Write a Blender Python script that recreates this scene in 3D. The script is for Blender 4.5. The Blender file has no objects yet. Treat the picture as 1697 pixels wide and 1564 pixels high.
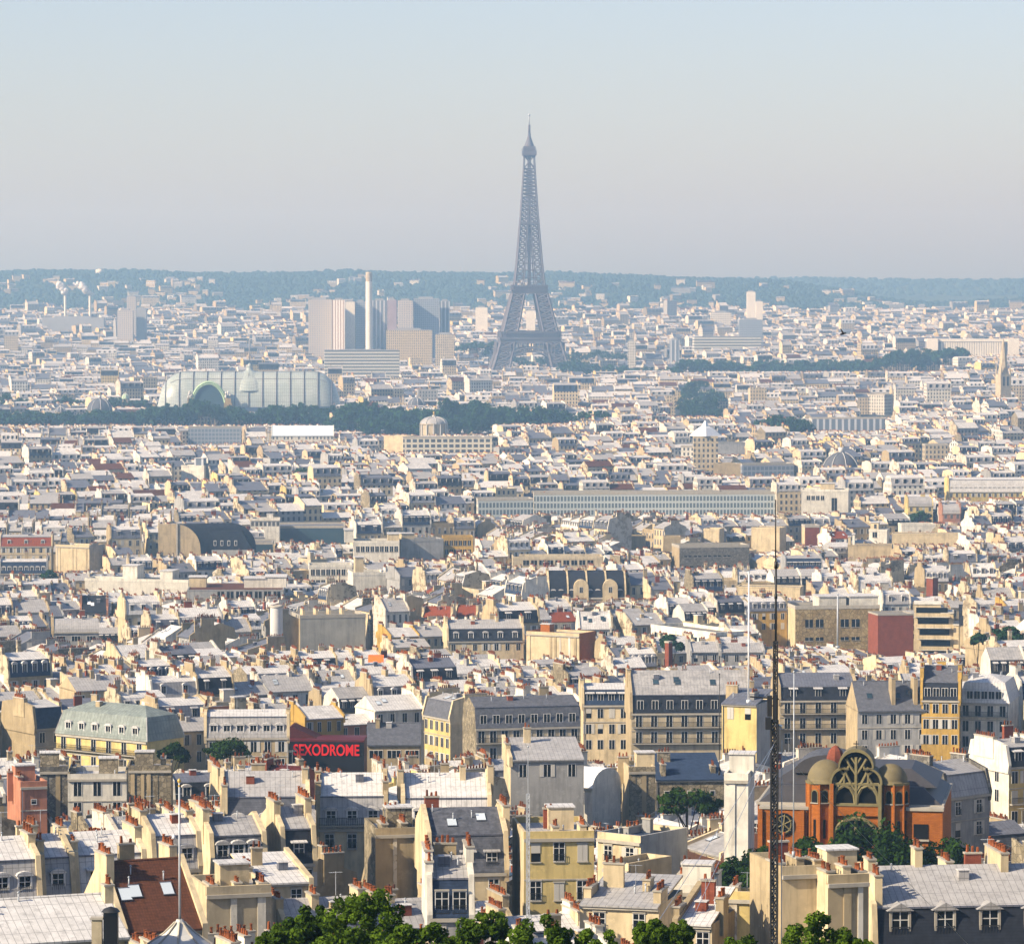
import bpy, math, random
import numpy as np
from mathutils import Vector, Matrix

SC = bpy.context.scene
COL = SC.collection
R = math.radians

# ------------------------------------------------------------------ camera
F = 6650.0                      # focal length in photo pixels (photo 1697 x 1564)
CX, CY, EYE = 848.5, 782.0, 470.0
CAMZ = 125.0
PITCH = math.atan((CY - EYE) / F)
cam_d = bpy.data.cameras.new('camera')
cam_d.sensor_width = 36.0
cam_d.sensor_fit = 'HORIZONTAL'
cam_d.lens = 36.0 * F / 1697.0
cam_d.clip_start = 1.0
cam_d.clip_end = 30000.0
cam = bpy.data.objects.new('camera', cam_d)
COL.objects.link(cam)
cam.location = (0, 0, CAMZ)
cam.rotation_euler = (R(90) - PITCH, 0, 0)
SC.camera = cam

# ------------------------------------------------------------------ light
SUN_EL = R(33)
SUN_AZ = R(244)                 # clockwise from +Y: behind and to the left of the camera
world = bpy.data.worlds.new('World')
SC.world = world
world.use_nodes = True
nt = world.node_tree
bg = nt.nodes['Background']
sky = nt.nodes.new('ShaderNodeTexSky')
sky.sky_type = 'NISHITA'
sky.sun_disc = False
sky.sun_elevation = SUN_EL
sky.sun_rotation = SUN_AZ
sky.altitude = 100
sky.air_density = 1.0
sky.dust_density = 1.1
sky.ozone_density = 1.0
tintn = nt.nodes.new('ShaderNodeMix'); tintn.data_type = 'RGBA'; tintn.blend_type = 'MULTIPLY'
tintn.inputs[0].default_value = 1.0; tintn.inputs[7].default_value = (0.95, 0.94, 1.12, 1)
nt.links.new(sky.outputs[0], tintn.inputs[6]); nt.links.new(tintn.outputs[2], bg.inputs[0])
bg.inputs[1].default_value = 0.088
sun_d = bpy.data.lights.new('sun', 'SUN')
sun_d.energy = 5.0
sun_d.angle = R(0.55)
sun_d.color = (1.0, 0.89, 0.70)
sun = bpy.data.objects.new('sun', sun_d)
COL.objects.link(sun)
sdir = Vector((math.sin(SUN_AZ) * math.cos(SUN_EL), math.cos(SUN_AZ) * math.cos(SUN_EL), math.sin(SUN_EL)))
sun.rotation_euler = sdir.to_track_quat('Z', 'Y').to_euler()
sun.location = (-200, -100, 400)
SC.view_settings.view_transform = 'Standard'
SC.view_settings.look = 'None'
SC.view_settings.gamma = 1.0
SC.view_settings.use_curve_mapping = False
SC.view_settings.exposure = 0.78
SC.cycles.volume_bounces = 1
SC.cycles.max_bounces = 5
SC.cycles.diffuse_bounces = 1
SC.cycles.glossy_bounces = 2
SC.cycles.transparent_max_bounces = 16

# ------------------------------------------------------------------ projection and terrain
cp, sp = math.cos(PITCH), math.sin(PITCH)

def ray(px, py):
    """direction through a photo pixel, scaled so that its depth (Y) is 1"""
    u, v = (px - CX) / F, -(py - CY) / F
    y = cp + v * sp
    z = -sp + v * cp
    return u / y, z / y

def at(px, py, D):
    u, z = ray(px, py)
    return Vector((u * D, D, CAMZ + z * D))

def proj(x, y, z):
    z = z - CAMZ
    dep = y * cp - z * sp
    up = y * sp + z * cp
    return CX + F * x / dep, CY - F * up / dep

GD = [-400, 0, 60, 100, 150, 250, 330, 400, 466, 600, 700, 850, 1000, 1400, 2000, 3000, 4700, 5200, 5800, 6500, 7000, 20000]
GZ = [122, 120, 108, 99, 89, 66, 51, 46, 42.5, 34, 28, 20, 12.5, 5, 2, 0, 0, 9, 34, 54, 60, 60]
RPX = [-900, 0, 300, 600, 800, 1000, 1180, 1300, 1400, 1480, 1560, 1700, 2600]
RPY = [447, 443, 441, 443, 446, 450, 452, 458, 472, 486, 492, 489, 487]

def sst(x, a, b):
    t = np.clip((np.asarray(x, float) - a) / (b - a), 0, 1)
    return t * t * (3 - 2 * t)

def gz(x, y):
    x = np.asarray(x, float); y = np.asarray(y, float)
    z = np.interp(y, GD, GZ)
    z = z + 21 * sst(x, 60, 330) * sst(y, 3600, 4400) * (1 - sst(y, 5000, 5800))
    px = CX + F * x / np.maximum(y, 300)
    r1 = CAMZ + (EYE - 11 - np.interp(px, RPX, RPY)) * 9000 / F
    und = 4 * np.sin(x / 210.0 + 1.3) + 3 * np.sin(x / 83.0) + 2 * np.sin(x / 37.0 + y / 90.0)
    h1 = (r1 - z) * sst(y, 6700, 9000) * (1 - sst(y, 9150, 10300)) + und * sst(y, 7000, 8600) * (1 - sst(y, 9150, 10300)) * .8
    r2 = CAMZ + (EYE - 466) * 11600 / F + 2.5 * np.sin(x / 300.0) + 1.5 * np.sin(x / 110.0)
    h2 = (r2 - z) * sst(y, 10300, 11600)
    return z + np.maximum(h1, 0) + np.maximum(h2, 0)

def gzf(x, y):
    return float(gz(x, y))

def locate(px, py, h):
    """depth at which a point h metres above the ground shows at this pixel"""
    D = 6400.0
    u, z = ray(px, py)
    while D > 120:
        if CAMZ + z * D >= gzf(u * D, D) + h:
            return D
        D *= 0.997
    return D

# ------------------------------------------------------------------ materials
MATS = {}
def mat(name):
    return MATS[name]

class NB:
    """small node-tree helper"""
    def __init__(s, name):
        s.m = bpy.data.materials.new(name)
        s.m.use_nodes = True
        s.t = s.m.node_tree
        s.b = s.t.nodes['Principled BSDF']
        MATS[name] = s.m
    def n(s, typ, **kw):
        nd = s.t.nodes.new(typ)
        for k, v in kw.items():
            setattr(nd, k, v)
        return nd
    def l(s, a, b):
        s.t.links.new(a, b)
    def math(s, op, a, b=None, clamp=False):
        nd = s.n('ShaderNodeMath', operation=op)
        nd.use_clamp = clamp
        for i, q in enumerate((a, b)):
            if q is None: continue
            if isinstance(q, (int, float)): nd.inputs[i].default_value = q
            else: s.l(q, nd.inputs[i])
        return nd.outputs[0]
    def mix(s, fac, a, b, mode='MIX'):
        nd = s.n('ShaderNodeMix', data_type='RGBA', blend_type=mode)
        for i, q in ((0, fac), (6, a), (7, b)):
            if isinstance(q, (int, float)): nd.inputs[i].default_value = q
            elif isinstance(q, tuple): nd.inputs[i].default_value = (*q, 1)
            else: s.l(q, nd.inputs[i])
        return nd.outputs[2]
    def noise(s, scale, vec=None, detail=4, rough=.6):
        nd = s.n('ShaderNodeTexNoise')
        nd.inputs['Scale'].default_value = scale
        nd.inputs['Detail'].default_value = detail
        nd.inputs['Roughness'].default_value = rough
        if vec is not None: s.l(vec, nd.inputs['Vector'])
        return nd.outputs[0]
    def pos(s, scale=(1, 1, 1)):
        g = s.n('ShaderNodeNewGeometry')
        mp = s.n('ShaderNodeMapping')
        mp.inputs['Scale'].default_value = scale
        s.l(g.outputs['Position'], mp.inputs['Vector'])
        return mp.outputs[0]
    def uv(s):
        nd = s.n('ShaderNodeUVMap')
        sx = s.n('ShaderNodeSeparateXYZ')
        s.l(nd.outputs[0], sx.inputs[0])
        return sx.outputs[0], sx.outputs[1]
    def rnd(s):
        oi = s.n('ShaderNodeObjectInfo')
        at_ = s.n('ShaderNodeAttribute', attribute_name='tint')
        return s.math('FRACT', s.math('ADD', oi.outputs['Random'], at_.outputs['Fac']))
    def ramp(s, fac, lo, hi):
        nd = s.n('ShaderNodeMapRange')
        nd.inputs['From Min'].default_value = lo
        nd.inputs['From Max'].default_value = hi
        s.l(fac, nd.inputs['Value'])
        return nd.outputs[0]
    def band(s, x, period, lo, hi):
        """1 where fract(x/period) is between lo and hi"""
        f = s.math('FRACT', s.math('DIVIDE', x, period))
        return s.math('MULTIPLY', s.math('GREATER_THAN', f, lo), s.math('LESS_THAN', f, hi))
    def done(s, col, rough=.8, spec=.25, metal=0.0):
        if isinstance(col, tuple): s.b.inputs['Base Color'].default_value = (*col, 1)
        else: s.l(col, s.b.inputs['Base Color'])
        s.b.inputs['Roughness'].default_value = rough
        s.b.inputs['Specular IOR Level'].default_value = spec
        s.b.inputs['Metallic'].default_value = metal
        return s.m

def vary(nb, col, amt, hue=.0):
    r = nb.rnd()
    f = nb.math('ADD', nb.math('MULTIPLY', r, 2 * amt), 1 - amt)
    return nb.mix(1.0, col, nb_rgb(nb, f), 'MULTIPLY')

def nb_rgb(nb, f):
    c = nb.n('ShaderNodeCombineColor')
    for i in range(3): nb.l(f, c.inputs[i])
    return c.outputs[0]

def wallmat(name, col, var=.16, dirt=.72, windows=False, wcol=(.05, .055, .065), per=(2.6, 3.1), win=(.28, .70, .2, .78)):
    nb = NB(name)
    c = vary(nb, col, var)
    big = nb.noise(.35, nb.pos(), 3)
    c = nb.mix(nb.math('MULTIPLY', nb.ramp(big, .42, .75), dirt), c, tuple(x * .55 for x in col))
    st = nb.noise(1.3, nb.pos((1, 1, .12)), 4)
    c = nb.mix(nb.math('MULTIPLY', nb.ramp(st, .48, .74), dirt), c, tuple(x * .45 for x in col))
    pt = nb.noise(.9, nb.pos(), 6, .7)
    c = nb.mix(nb.math('MULTIPLY', nb.ramp(pt, .56, .62), dirt * .5), c, tuple(min(1, x * 1.18) for x in col))
    if windows:
        u, v = nb.uv()
        m = nb.math('MULTIPLY', nb.band(u, per[0], win[0], win[1]), nb.band(v, per[1], win[2], win[3]))
        g = nb.n('ShaderNodeNewGeometry')
        sx = nb.n('ShaderNodeSeparateXYZ')
        nb.l(g.outputs['True Normal'], sx.inputs[0])
        m = nb.math('MULTIPLY', m, nb.math('LESS_THAN', nb.math('ABSOLUTE', sx.outputs[2]), .3))
        c = nb.mix(m, c, wcol)
    return nb.done(c, .85, .2)

WALLS = {
    'cream': (.60, .48, .29), 'white': (.68, .63, .52), 'beige': (.40, .31, .18), 'yellow': (.60, .46, .18),
    'ochre': (.48, .30, .07), 'grey': (.32, .31, .29), 'salmon': (.45, .19, .11), 'buff': (.46, .38, .25),
}
for k, c in WALLS.items():
    wallmat('wall_' + k, c)
    wallmat('far_' + k, c, windows=True)

def zincmat(name, col, seam=.62, bright=.25):
    nb = NB(name)
    c = vary(nb, col, .14)
    n1 = nb.noise(.5, nb.pos(), 6, .75)
    c = nb.mix(nb.ramp(n1, .42, .62), c, tuple(min(1, x * (1 + bright)) for x in col))
    n2 = nb.noise(1.6, nb.pos((1, 1, .3)), 5, .7)
    c = nb.mix(nb.math('MULTIPLY', nb.ramp(n2, .48, .7), .65), c, tuple(x * .55 for x in col))
    u, v = nb.uv()
    s1 = nb.band(u, seam, 0, .09)
    s2 = nb.band(v, 2.1, 0, .03)
    c = nb.mix(nb.math('MULTIPLY', nb.math('MAXIMUM', s1, s2), .75), c, tuple(x * .42 for x in col))
    return nb.done(c, .55, .22)
zincmat('zinc_light', (.52, .495, .46))
zincmat('zinc', (.32, .305, .29))
zincmat('zinc_dark', (.12, .125, .15))
zincmat('zinc_green', (.20, .225, .20), seam=.8)

def slatemat(name, col):
    nb = NB(name)
    c = vary(nb, col, .2)
    n1 = nb.noise(1.5, nb.pos(), 5, .7)
    c = nb.mix(nb.ramp(n1, .4, .75), c, tuple(x * 1.9 for x in col))
    u, v = nb.uv()
    c = nb.mix(nb.math('MULTIPLY', nb.band(v, .3, 0, .16), .4), c, tuple(x * .6 for x in col))
    return nb.done(c, .75, .12)
slatemat('slate', (.017, .019, .026))
slatemat('slate_grey', (.075, .077, .088))
slatemat('slate_blue', (.022, .034, .062))

def tilemat(name, col):
    nb = NB(name)
    c = vary(nb, col, .2)
    n1 = nb.noise(2.5, nb.pos(), 5, .7)
    c = nb.mix(nb.ramp(n1, .4, .7), c, tuple(x * .55 for x in col))
    u, v = nb.uv()
    m = nb.math('MAXIMUM', nb.band(v, .34, 0, .2), nb.band(u, .26, 0, .2))
    c = nb.mix(nb.math('MULTIPLY', m, .5), c, tuple(x * .45 for x in col))
    return nb.done(c, .8, .15)
tilemat('tile_red', (.26, .06, .022))
tilemat('tile_brown', (.115, .042, .02))
tilemat('tile_dark', (.10, .02, .018))

def rubblemat(name, c1, c2, scale=1.6):
    nb = NB(name)
    vo = nb.n('ShaderNodeTexVoronoi', feature='F1')
    vo.inputs['Scale'].default_value = scale
    nb.l(nb.pos(), vo.inputs['Vector'])
    sx = nb.n('ShaderNodeSeparateColor')
    nb.l(vo.outputs['Color'], sx.inputs[0])
    c = nb.mix(sx.outputs[0], c1, c2)
    ve = nb.n('ShaderNodeTexVoronoi', feature='DISTANCE_TO_EDGE')
    ve.inputs['Scale'].default_value = scale
    nb.l(nb.pos(), ve.inputs['Vector'])
    c = nb.mix(nb.ramp(ve.outputs['Distance'], .0, .1), tuple(x * .6 for x in c1), c)
    n1 = nb.noise(.5, nb.pos(), 4)
    c = nb.mix(nb.math('MULTIPLY', nb.ramp(n1, .45, .75), .6), c, tuple(x * .45 for x in c1))
    return nb.done(c, .95, .1)
rubblemat('rubble', (.17, .14, .09), (.36, .30, .20))
rubblemat('rubble_grey', (.11, .10, .085), (.24, .22, .18))
rubblemat('stone_gold', (.27, .19, .085), (.42, .32, .16), .9)

def brickmat(name, c1, c2, sc=1.0):
    nb = NB(name)
    bt = nb.n('ShaderNodeTexBrick')
    bt.inputs['Scale'].default_value = sc
    bt.inputs['Color1'].default_value = (*c1, 1)
    bt.inputs['Color2'].default_value = (*c2, 1)
    bt.inputs['Mortar'].default_value = (*[x * .7 for x in c2], 1)
    bt.inputs['Mortar Size'].default_value = .012
    bt.inputs['Brick Width'].default_value = .44
    bt.inputs['Row Height'].default_value = .14
    um = nb.n('ShaderNodeUVMap')
    nb.l(um.outputs[0], bt.inputs['Vector'])
    n1 = nb.noise(.6, nb.pos(), 5)
    c = nb.mix(nb.math('MULTIPLY', nb.ramp(n1, .42, .75), .6), bt.outputs[0], tuple(x * .5 for x in c1))
    return nb.done(c, .9, .15)
brickmat('brick_orange', (.41, .132, .022), (.30, .09, .014))
brickmat('brick_red', (.26, .075, .04), (.20, .055, .03))
def patchmat(name, col, rub):
    nb = NB(name)
    vo = nb.n('ShaderNodeTexVoronoi', feature='F1'); vo.inputs['Scale'].default_value = 2.4
    nb.l(nb.pos(), vo.inputs['Vector'])
    sx = nb.n('ShaderNodeSeparateColor'); nb.l(vo.outputs['Color'], sx.inputs[0])
    r_ = nb.mix(sx.outputs[0], rub, tuple(x * 1.9 for x in rub))
    c = vary(nb, col, .12)
    c = nb.mix(nb.ramp(nb.noise(.38, nb.pos(), 6, .7), .50, .56), c, r_)
    c = nb.mix(nb.math('MULTIPLY', nb.ramp(nb.noise(1.2, nb.pos((1, 1, .1)), 5, .7), .48, .74), .5), c, tuple(x * .4 for x in col))
    nb.done(c, .95, .1)
patchmat('wall_patched', (.50, .42, .28), (.16, .125, .08))
patchmat('wall_flaking', (.56, .50, .40), (.26, .22, .16))
brickmat('brick_pale', (.40, .20, .12), (.34, .16, .10))

def plain(name, col, rough=.7, spec=.3, var=.0, nscale=0, namt=.5, metal=0.0):
    nb = NB(name)
    c = vary(nb, col, var) if var else nb.mix(0.0, col, col)
    if nscale:
        n1 = nb.noise(nscale, nb.pos(), 4)
        c = nb.mix(nb.math('MULTIPLY', nb.ramp(n1, .4, .75), namt), c, tuple(x * .5 for x in col))
    return nb.done(c, rough, spec, metal)
plain('pot', (.20, .058, .018), .85, .15, .45, 3)
plain('pot_dark', (.10, .035, .022), .85, .15, .3)
plain('frame_white', (.62, .60, .56), .5, .3, .06)
plain('pane', (.007, .008, .010), .2, .12)
plain('shutter', (.46, .43, .37), .6, .3, .15)
plain('iron', (.018, .017, .017), .55, .4)
plain('steel', (.42, .44, .46), .4, .5, 0, 2.0)
plain('white_paint', (.80, .80, .78), .5, .3, 0, 1.5, .25)
plain('stone_cap', (.40, .36, .29), .9, .15, .12, 1.0)
plain('door_wood', (.24, .10, .04), .7, .3)
plain('orange_cloth', (.80, .16, .02), .7, .2)
plain('red_cloth', (.62, .04, .035), .7, .2)
plain('asphalt', (.055, .055, .058), .9, .2, 0, .4)
plain('gravel_roof', (.20, .185, .16), .95, .1, .15, .5)
plain('sky_glass', (.55, .60, .62), .2, .6, .1)
plain('dark_glass', (.03, .055, .07), .12, .6, .2)
def glassroof():
    nb = NB('green_glass')
    col = (.33, .37, .335)
    c = nb.mix(nb.ramp(nb.noise(.1, nb.pos(), 4), .4, .7), col, (.43, .46, .42))
    u, v = nb.uv()
    c = nb.mix(nb.math('MULTIPLY', nb.math('MAXIMUM', nb.band(u, 1.7, 0, .16), nb.band(v, 3.0, 0, .12)), .55), c, (.10, .12, .12))
    nb.done(c, .35, .4)
glassroof()
plain('copper_green', (.36, .50, .30), .7, .2, 0, .3)
plain('tower_iron', (.105, .095, .11), .7, .3, 0, .05, .3)
plain('concrete', (.55, .53, .49), .9, .15, .08, .3, .3)
plain('olive_stone', (.20, .165, .075), .85, .2, 0, 1.2, .6)
plain('olive_roof', (.17, .135, .065), .7, .3, 0, .7, .6)
plain('church_slate', (.055, .05, .05), .55, .4, 0, .8, .6)
plain('void_dark', (.010, .010, .010), .9, .05)
plain('maroon', (.085, .008, .010), .6, .3)
plain('sign_black', (.006, .005, .006), .5, .3)
plain('gilt', (.5, .32, .06), .4, .5)
plain('bird_black', (.02, .02, .022), .8, .1)
plain('cloth_blue', (.05, .13, .32), .8, .1)

def stainmat():
    nb = NB('stained_concrete')
    col = (.34, .32, .27)
    n1 = nb.noise(1.1, nb.pos((1, 1, .07)), 5, .7)
    c = nb.mix(nb.ramp(n1, .42, .72), col, (.22, .21, .175))
    n2 = nb.noise(.2, nb.pos(), 3)
    c = nb.mix(nb.math('MULTIPLY', nb.ramp(n2, .4, .7), .4), c, (.55, .52, .44))
    nb.done(c, .95, .1)
stainmat()

def stripemat(name, c1, c2, pu, pv, lo=(.3, 1.1), lv=(.25, 1.1)):
    """panelled office wall: glass panes (c2) in a frame grid (c1), by wall metres"""
    nb = NB(name)
    c = vary(nb, c1, .08)
    u, v = nb.uv()
    m = nb.math('MULTIPLY', nb.band(u, pu, lo[0], lo[1]), nb.band(v, pv, lv[0], lv[1]))
    g = nb.n('ShaderNodeNewGeometry'); sx = nb.n('ShaderNodeSeparateXYZ')
    nb.l(g.outputs['True Normal'], sx.inputs[0])
    m = nb.math('MULTIPLY', m, nb.math('LESS_THAN', nb.math('ABSOLUTE', sx.outputs[2]), .3))
    c = nb.mix(m, c, c2)
    return nb.done(c, .5, .35)
stripemat('office_grid', (.40, .43, .41), (.09, .115, .13), 1.7, 3.4, (.35, 1.1), (.3, 1.1))
stripemat('office_band', (.58, .55, .46), (.10, .11, .12), 40.0, 3.6, (.0, 1.1), (.5, 1.1))
stripemat('office_cream', (.62, .56, .42), (.06, .065, .07), 4.2, 3.6, (.25, .95), (.3, .9))
stripemat('tower_beige', (.46, .40, .34), (.20, .22, .24), 3.0, 2.9, (.45, 1.1), (.4, 1.1))
stripemat('tower_white', (.86, .80, .70), (.35, .22, .16), 3.4, 500, (.62, 1.1), (.0, 1.1))
stripemat('tower_blue', (.30, .32, .35), (.13, .16, .20), 2.6, 2.9, (.25, 1.1), (.3, 1.1))
stripemat('tower_strip', (.46, .47, .48), (.12, .14, .17), 5.0, 500, (.35, 1.1), (.0, 1.1))
plain('tower_plum', (.30, .23, .26), .6, .3, 0, .1)
plain('tower_pale', (.74, .68, .56), .7, .3, 0, .1, .3)
plain('tower_grey', (.28, .28, .28), .7, .3, 0, .1, .3)

def leafmat(name, dark, light, trans=.25):
    nb = NB(name)
    a = nb.n('ShaderNodeAttribute', attribute_name='tint')
    oi = nb.n('ShaderNodeObjectInfo')
    f = nb.math('ADD', nb.math('MULTIPLY', a.outputs['Fac'], .85), nb.math('MULTIPLY', oi.outputs['Random'], .15))
    c = nb.mix(f, dark, light)
    nb.done(c, .8, .04)
    tr = nb.n('ShaderNodeBsdfTranslucent')
    nb.l(c, tr.inputs[0])
    ms = nb.n('ShaderNodeMixShader')
    ms.inputs[0].default_value = trans
    out = nb.t.nodes['Material Output']
    nb.l(nb.b.outputs[0], ms.inputs[1]); nb.l(tr.outputs[0], ms.inputs[2])
    nb.l(ms.outputs[0], out.inputs[0])
leafmat('leaf_bright', (.010, .028, .004), (.13, .21, .015), .25)
leafmat('leaf_deep', (.004, .013, .003), (.035, .075, .010), .15)
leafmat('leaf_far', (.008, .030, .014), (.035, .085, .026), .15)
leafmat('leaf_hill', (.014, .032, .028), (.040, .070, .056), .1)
plain('bark', (.06, .045, .03), .95, .1)

def groundmat():
    nb = NB('ground')
    n1 = nb.noise(.012, nb.pos(), 6, .6)
    n2 = nb.noise(.08, nb.pos(), 4, .6)
    c = nb.mix(nb.ramp(n1, .35, .65), (.09, .085, .075), (.17, .155, .13))
    c = nb.mix(nb.ramp(n2, .4, .65), c, (.06, .065, .05))
    g = nb.n('ShaderNodeNewGeometry'); sx = nb.n('ShaderNodeSeparateXYZ')
    nb.l(g.outputs['Position'], sx.inputs[0])
    n3 = nb.noise(.004, nb.pos((1, .35, 1)), 6, .7)
    wood = nb.mix(nb.ramp(n3, .4, .68), (.018, .035, .016), (.07, .08, .035))
    c = nb.mix(nb.ramp(sx.outputs[1], 6500, 7000), c, wood)
    c = nb.mix(nb.ramp(sx.outputs[1], 320, 270), c, (.03, .05, .012))
    nb.done(c, .95, .05)
groundmat()

# ------------------------------------------------------------------ mesh builder
class MB:
    def __init__(s):
        s.v, s.f, s.m, s.sm = [], [], [], []
    def face(s, pts, m, smooth=False):
        b = len(s.v)
        s.v.extend([tuple(p) for p in pts])
        s.f.append(tuple(range(b, b + len(pts))))
        s.m.append(m); s.sm.append(smooth)
    def grid(s, rows, m, smooth=True, closed=False):
        """rows of equal length point lists -> quads"""
        b = len(s.v); n = len(rows[0])
        for r_ in rows: s.v.extend([tuple(p) for p in r_])
        for i in range(len(rows) - 1):
            for j in range(n if closed else n - 1):
                k = (j + 1) % n
                s.f.append((b + i * n + j, b + i * n + k, b + (i + 1) * n + k, b + (i + 1) * n + j))
                s.m.append(m); s.sm.append(smooth)
        return s
    def box(s, x0, x1, y0, y1, z0, z1, m, top=None, front=None, side=None, bottom=True):
        a = [(x0, y0), (x1, y0), (x1, y1), (x0, y1)]
        b = len(s.v)
        s.v.extend([(x, y, z0) for x, y in a] + [(x, y, z1) for x, y in a])
        for i in range(4):
            j = (i + 1) % 4
            s.f.append((b + i, b + j, b + 4 + j, b + 4 + i))
            s.m.append((front or m) if i == 0 else (side or m) if i in (1, 3) else m)
        s.f.append((b + 4, b + 5, b + 6, b + 7)); s.m.append(top or m)
        if bottom:
            s.f.append((b + 3, b + 2, b + 1, b)); s.m.append(m)
        s.sm.extend([False] * (6 if bottom else 5))
        return s
    def prism_x(s, prof, x0, x1, ms, cap=None):
        """open profile [(y,z)...] swept along x; ms: material per segment; ends closed down to the chord if cap"""
        for i in range(len(prof) - 1):
            (y0, z0), (y1, z1) = prof[i], prof[i + 1]
            s.face([(x0, y0, z0), (x1, y0, z0), (x1, y1, z1), (x0, y1, z1)], ms[i] if isinstance(ms, (list, tuple)) else ms)
        if cap:
            s.face([(x0, y, z) for y, z in prof][::-1][::-1], cap)
            s.face([(x1, y, z) for y, z in reversed(prof)], cap)
        return s
    def slab_x(s, poly, x0, x1, m):
        """closed polygon [(y,z)] extruded along x"""
        n = len(poly); b = len(s.v)
        s.v.extend([(x0, y, z) for y, z in poly] + [(x1, y, z) for y, z in poly])
        for i in range(n):
            j = (i + 1) % n
            s.f.append((b + i, b + j, b + n + j, b + n + i))
        s.f.append(tuple(b + i for i in reversed(range(n)))); s.f.append(tuple(b + n + i for i in range(n)))
        s.m.extend([m] * (n + 2)); s.sm.extend([False] * (n + 2))
        return s
    def slab_y(s, poly, y0, y1, m, back=True):
        """closed polygon [(x,z)] extruded along y (front at y0)"""
        n = len(poly); b = len(s.v)
        s.v.extend([(x, y0, z) for x, z in poly] + [(x, y1, z) for x, z in poly])
        for i in range(n):
            j = (i + 1) % n
            s.f.append((b + j, b + i, b + n + i, b + n + j))
        s.f.append(tuple(b + i for i in range(n)))
        s.f.append(tuple(b + n + i for i in reversed(range(n))))
        s.m.extend([m] * (n + 2)); s.sm.extend([False] * (n + 2))
        return s
    def tube(s, p, q, r, m, n=6, r2=None, smooth=True, caps=True):
        p, q = Vector(p), Vector(q)
        d = (q - p)
        if d.length < 1e-6: return s
        d.normalize()
        a = d.orthogonal().normalized(); c = d.cross(a)
        r2 = r if r2 is None else r2
        b = len(s.v)
        ph = math.pi / n
        for (o, rr) in ((p, r), (q, r2)):
            for i in range(n):
                t = 2 * math.pi * i / n + ph
                w = o + (a * math.cos(t) + c * math.sin(t)) * rr
                s.v.append((w.x, w.y, w.z))
        for i in range(n):
            j = (i + 1) % n
            s.f.append((b + i, b + j, b + n + j, b + n + i)); s.m.append(m); s.sm.append(smooth and n > 5)
        if caps:
            s.f.append(tuple(b + i for i in reversed(range(n)))); s.f.append(tuple(b + n + i for i in range(n)))
            s.m.extend([m, m]); s.sm.extend([False, False])
        return s
    def path(s, pts, r, m, n=4):
        for i in range(len(pts) - 1): s.tube(pts[i], pts[i + 1], r, m, n, smooth=False)
        return s
    def lathe(s, c, prof, m, n=16, smooth=True, squash=1.0):
        """profile [(r,z)] round a vertical axis at c"""
        rows = []
        for r_, z in prof:
            rows.append([(c[0] + r_ * math.cos(2 * math.pi * i / n), c[1] + r_ * squash * math.sin(2 * math.pi * i / n), c[2] + z) for i in range(n)])
        s.grid(rows, m, smooth, True)
        return s
    def merge(s, o, M=None):
        b = len(s.v)
        if M is None: s.v.extend(o.v)
        else: s.v.extend([tuple(M @ Vector(p)) for p in o.v])
        s.f.extend([tuple(b + i for i in f) for f in o.f])
        s.m.extend(o.m); s.sm.extend(o.sm)
        return s
    def mesh(s, name, tint=None):
        me = bpy.data.meshes.new(name)
        me.from_pydata(s.v, [], s.f)
        names = []
        idx = {}
        for m in s.m:
            if m not in idx: idx[m] = len(names); names.append(m)
        for m in names: me.materials.append(MATS[m])
        me.polygons.foreach_set('material_index', [idx[m] for m in s.m])
        if any(s.sm): me.polygons.foreach_set('use_smooth', s.sm)
        np_ = len(me.polygons)
        nl = len(me.loops)
        nor = np.empty(np_ * 3, np.float32); me.polygons.foreach_get('normal', nor); nor = nor.reshape(-1, 3)
        tot = np.empty(np_, np.int32); me.polygons.foreach_get('loop_total', tot)
        lv = np.empty(nl, np.int32); me.loops.foreach_get('vertex_index', lv)
        co = np.asarray(s.v, np.float32)[lv]
        me.uv_layers.new(name='UVMap').data.foreach_set('uv', auto_uv(co, np.repeat(nor, tot, 0)).ravel())
        if tint is not None:
            a = me.attributes.new('tint', 'FLOAT', 'FACE')
            a.data.foreach_set('value', np.asarray(tint, np.float32))
        return me
    def build(s, name, parent=None, loc=(0, 0, 0), rz=0.0):
        o = bpy.data.objects.new(name, s.mesh(name))
        COL.objects.link(o)
        o.location = loc
        o.rotation_euler = (0, 0, rz)
        if parent is not None: o.parent = parent
        return o

def auto_uv(co, n):
    """metres along the horizontal tangent and up the slope"""
    h = np.hypot(n[:, 0], n[:, 1])
    flat = h < .02
    hh = np.where(flat, 1, h)
    tx = np.where(flat, 1, -n[:, 1] / hh); ty = np.where(flat, 0, n[:, 0] / hh)
    bx = -n[:, 2] * ty; by = n[:, 2] * tx; bz = n[:, 0] * ty - n[:, 1] * tx
    u = co[:, 0] * tx + co[:, 1] * ty
    v = co[:, 0] * bx + co[:, 1] * by + co[:, 2] * bz
    return np.stack([u, np.where(flat, co[:, 1], v)], 1).astype(np.float32)

def thing(name, label, cat, loc=(0, 0, 0), rz=0.0, group=None):
    o = bpy.data.objects.new(name, None)
    o.empty_display_size = 1.0
    COL.objects.link(o)
    o.location = loc; o.rotation_euler = (0, 0, rz)
    return tag(o, label, cat, group)

def tag(o, label, cat, group=None, kind=None):
    if label: o['label'] = label
    if cat: o['category'] = cat
    if group: o['group'] = group
    if kind: o['kind'] = kind
    return o

def struct(o, kind='structure'):
    o['kind'] = kind
    return o

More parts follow.
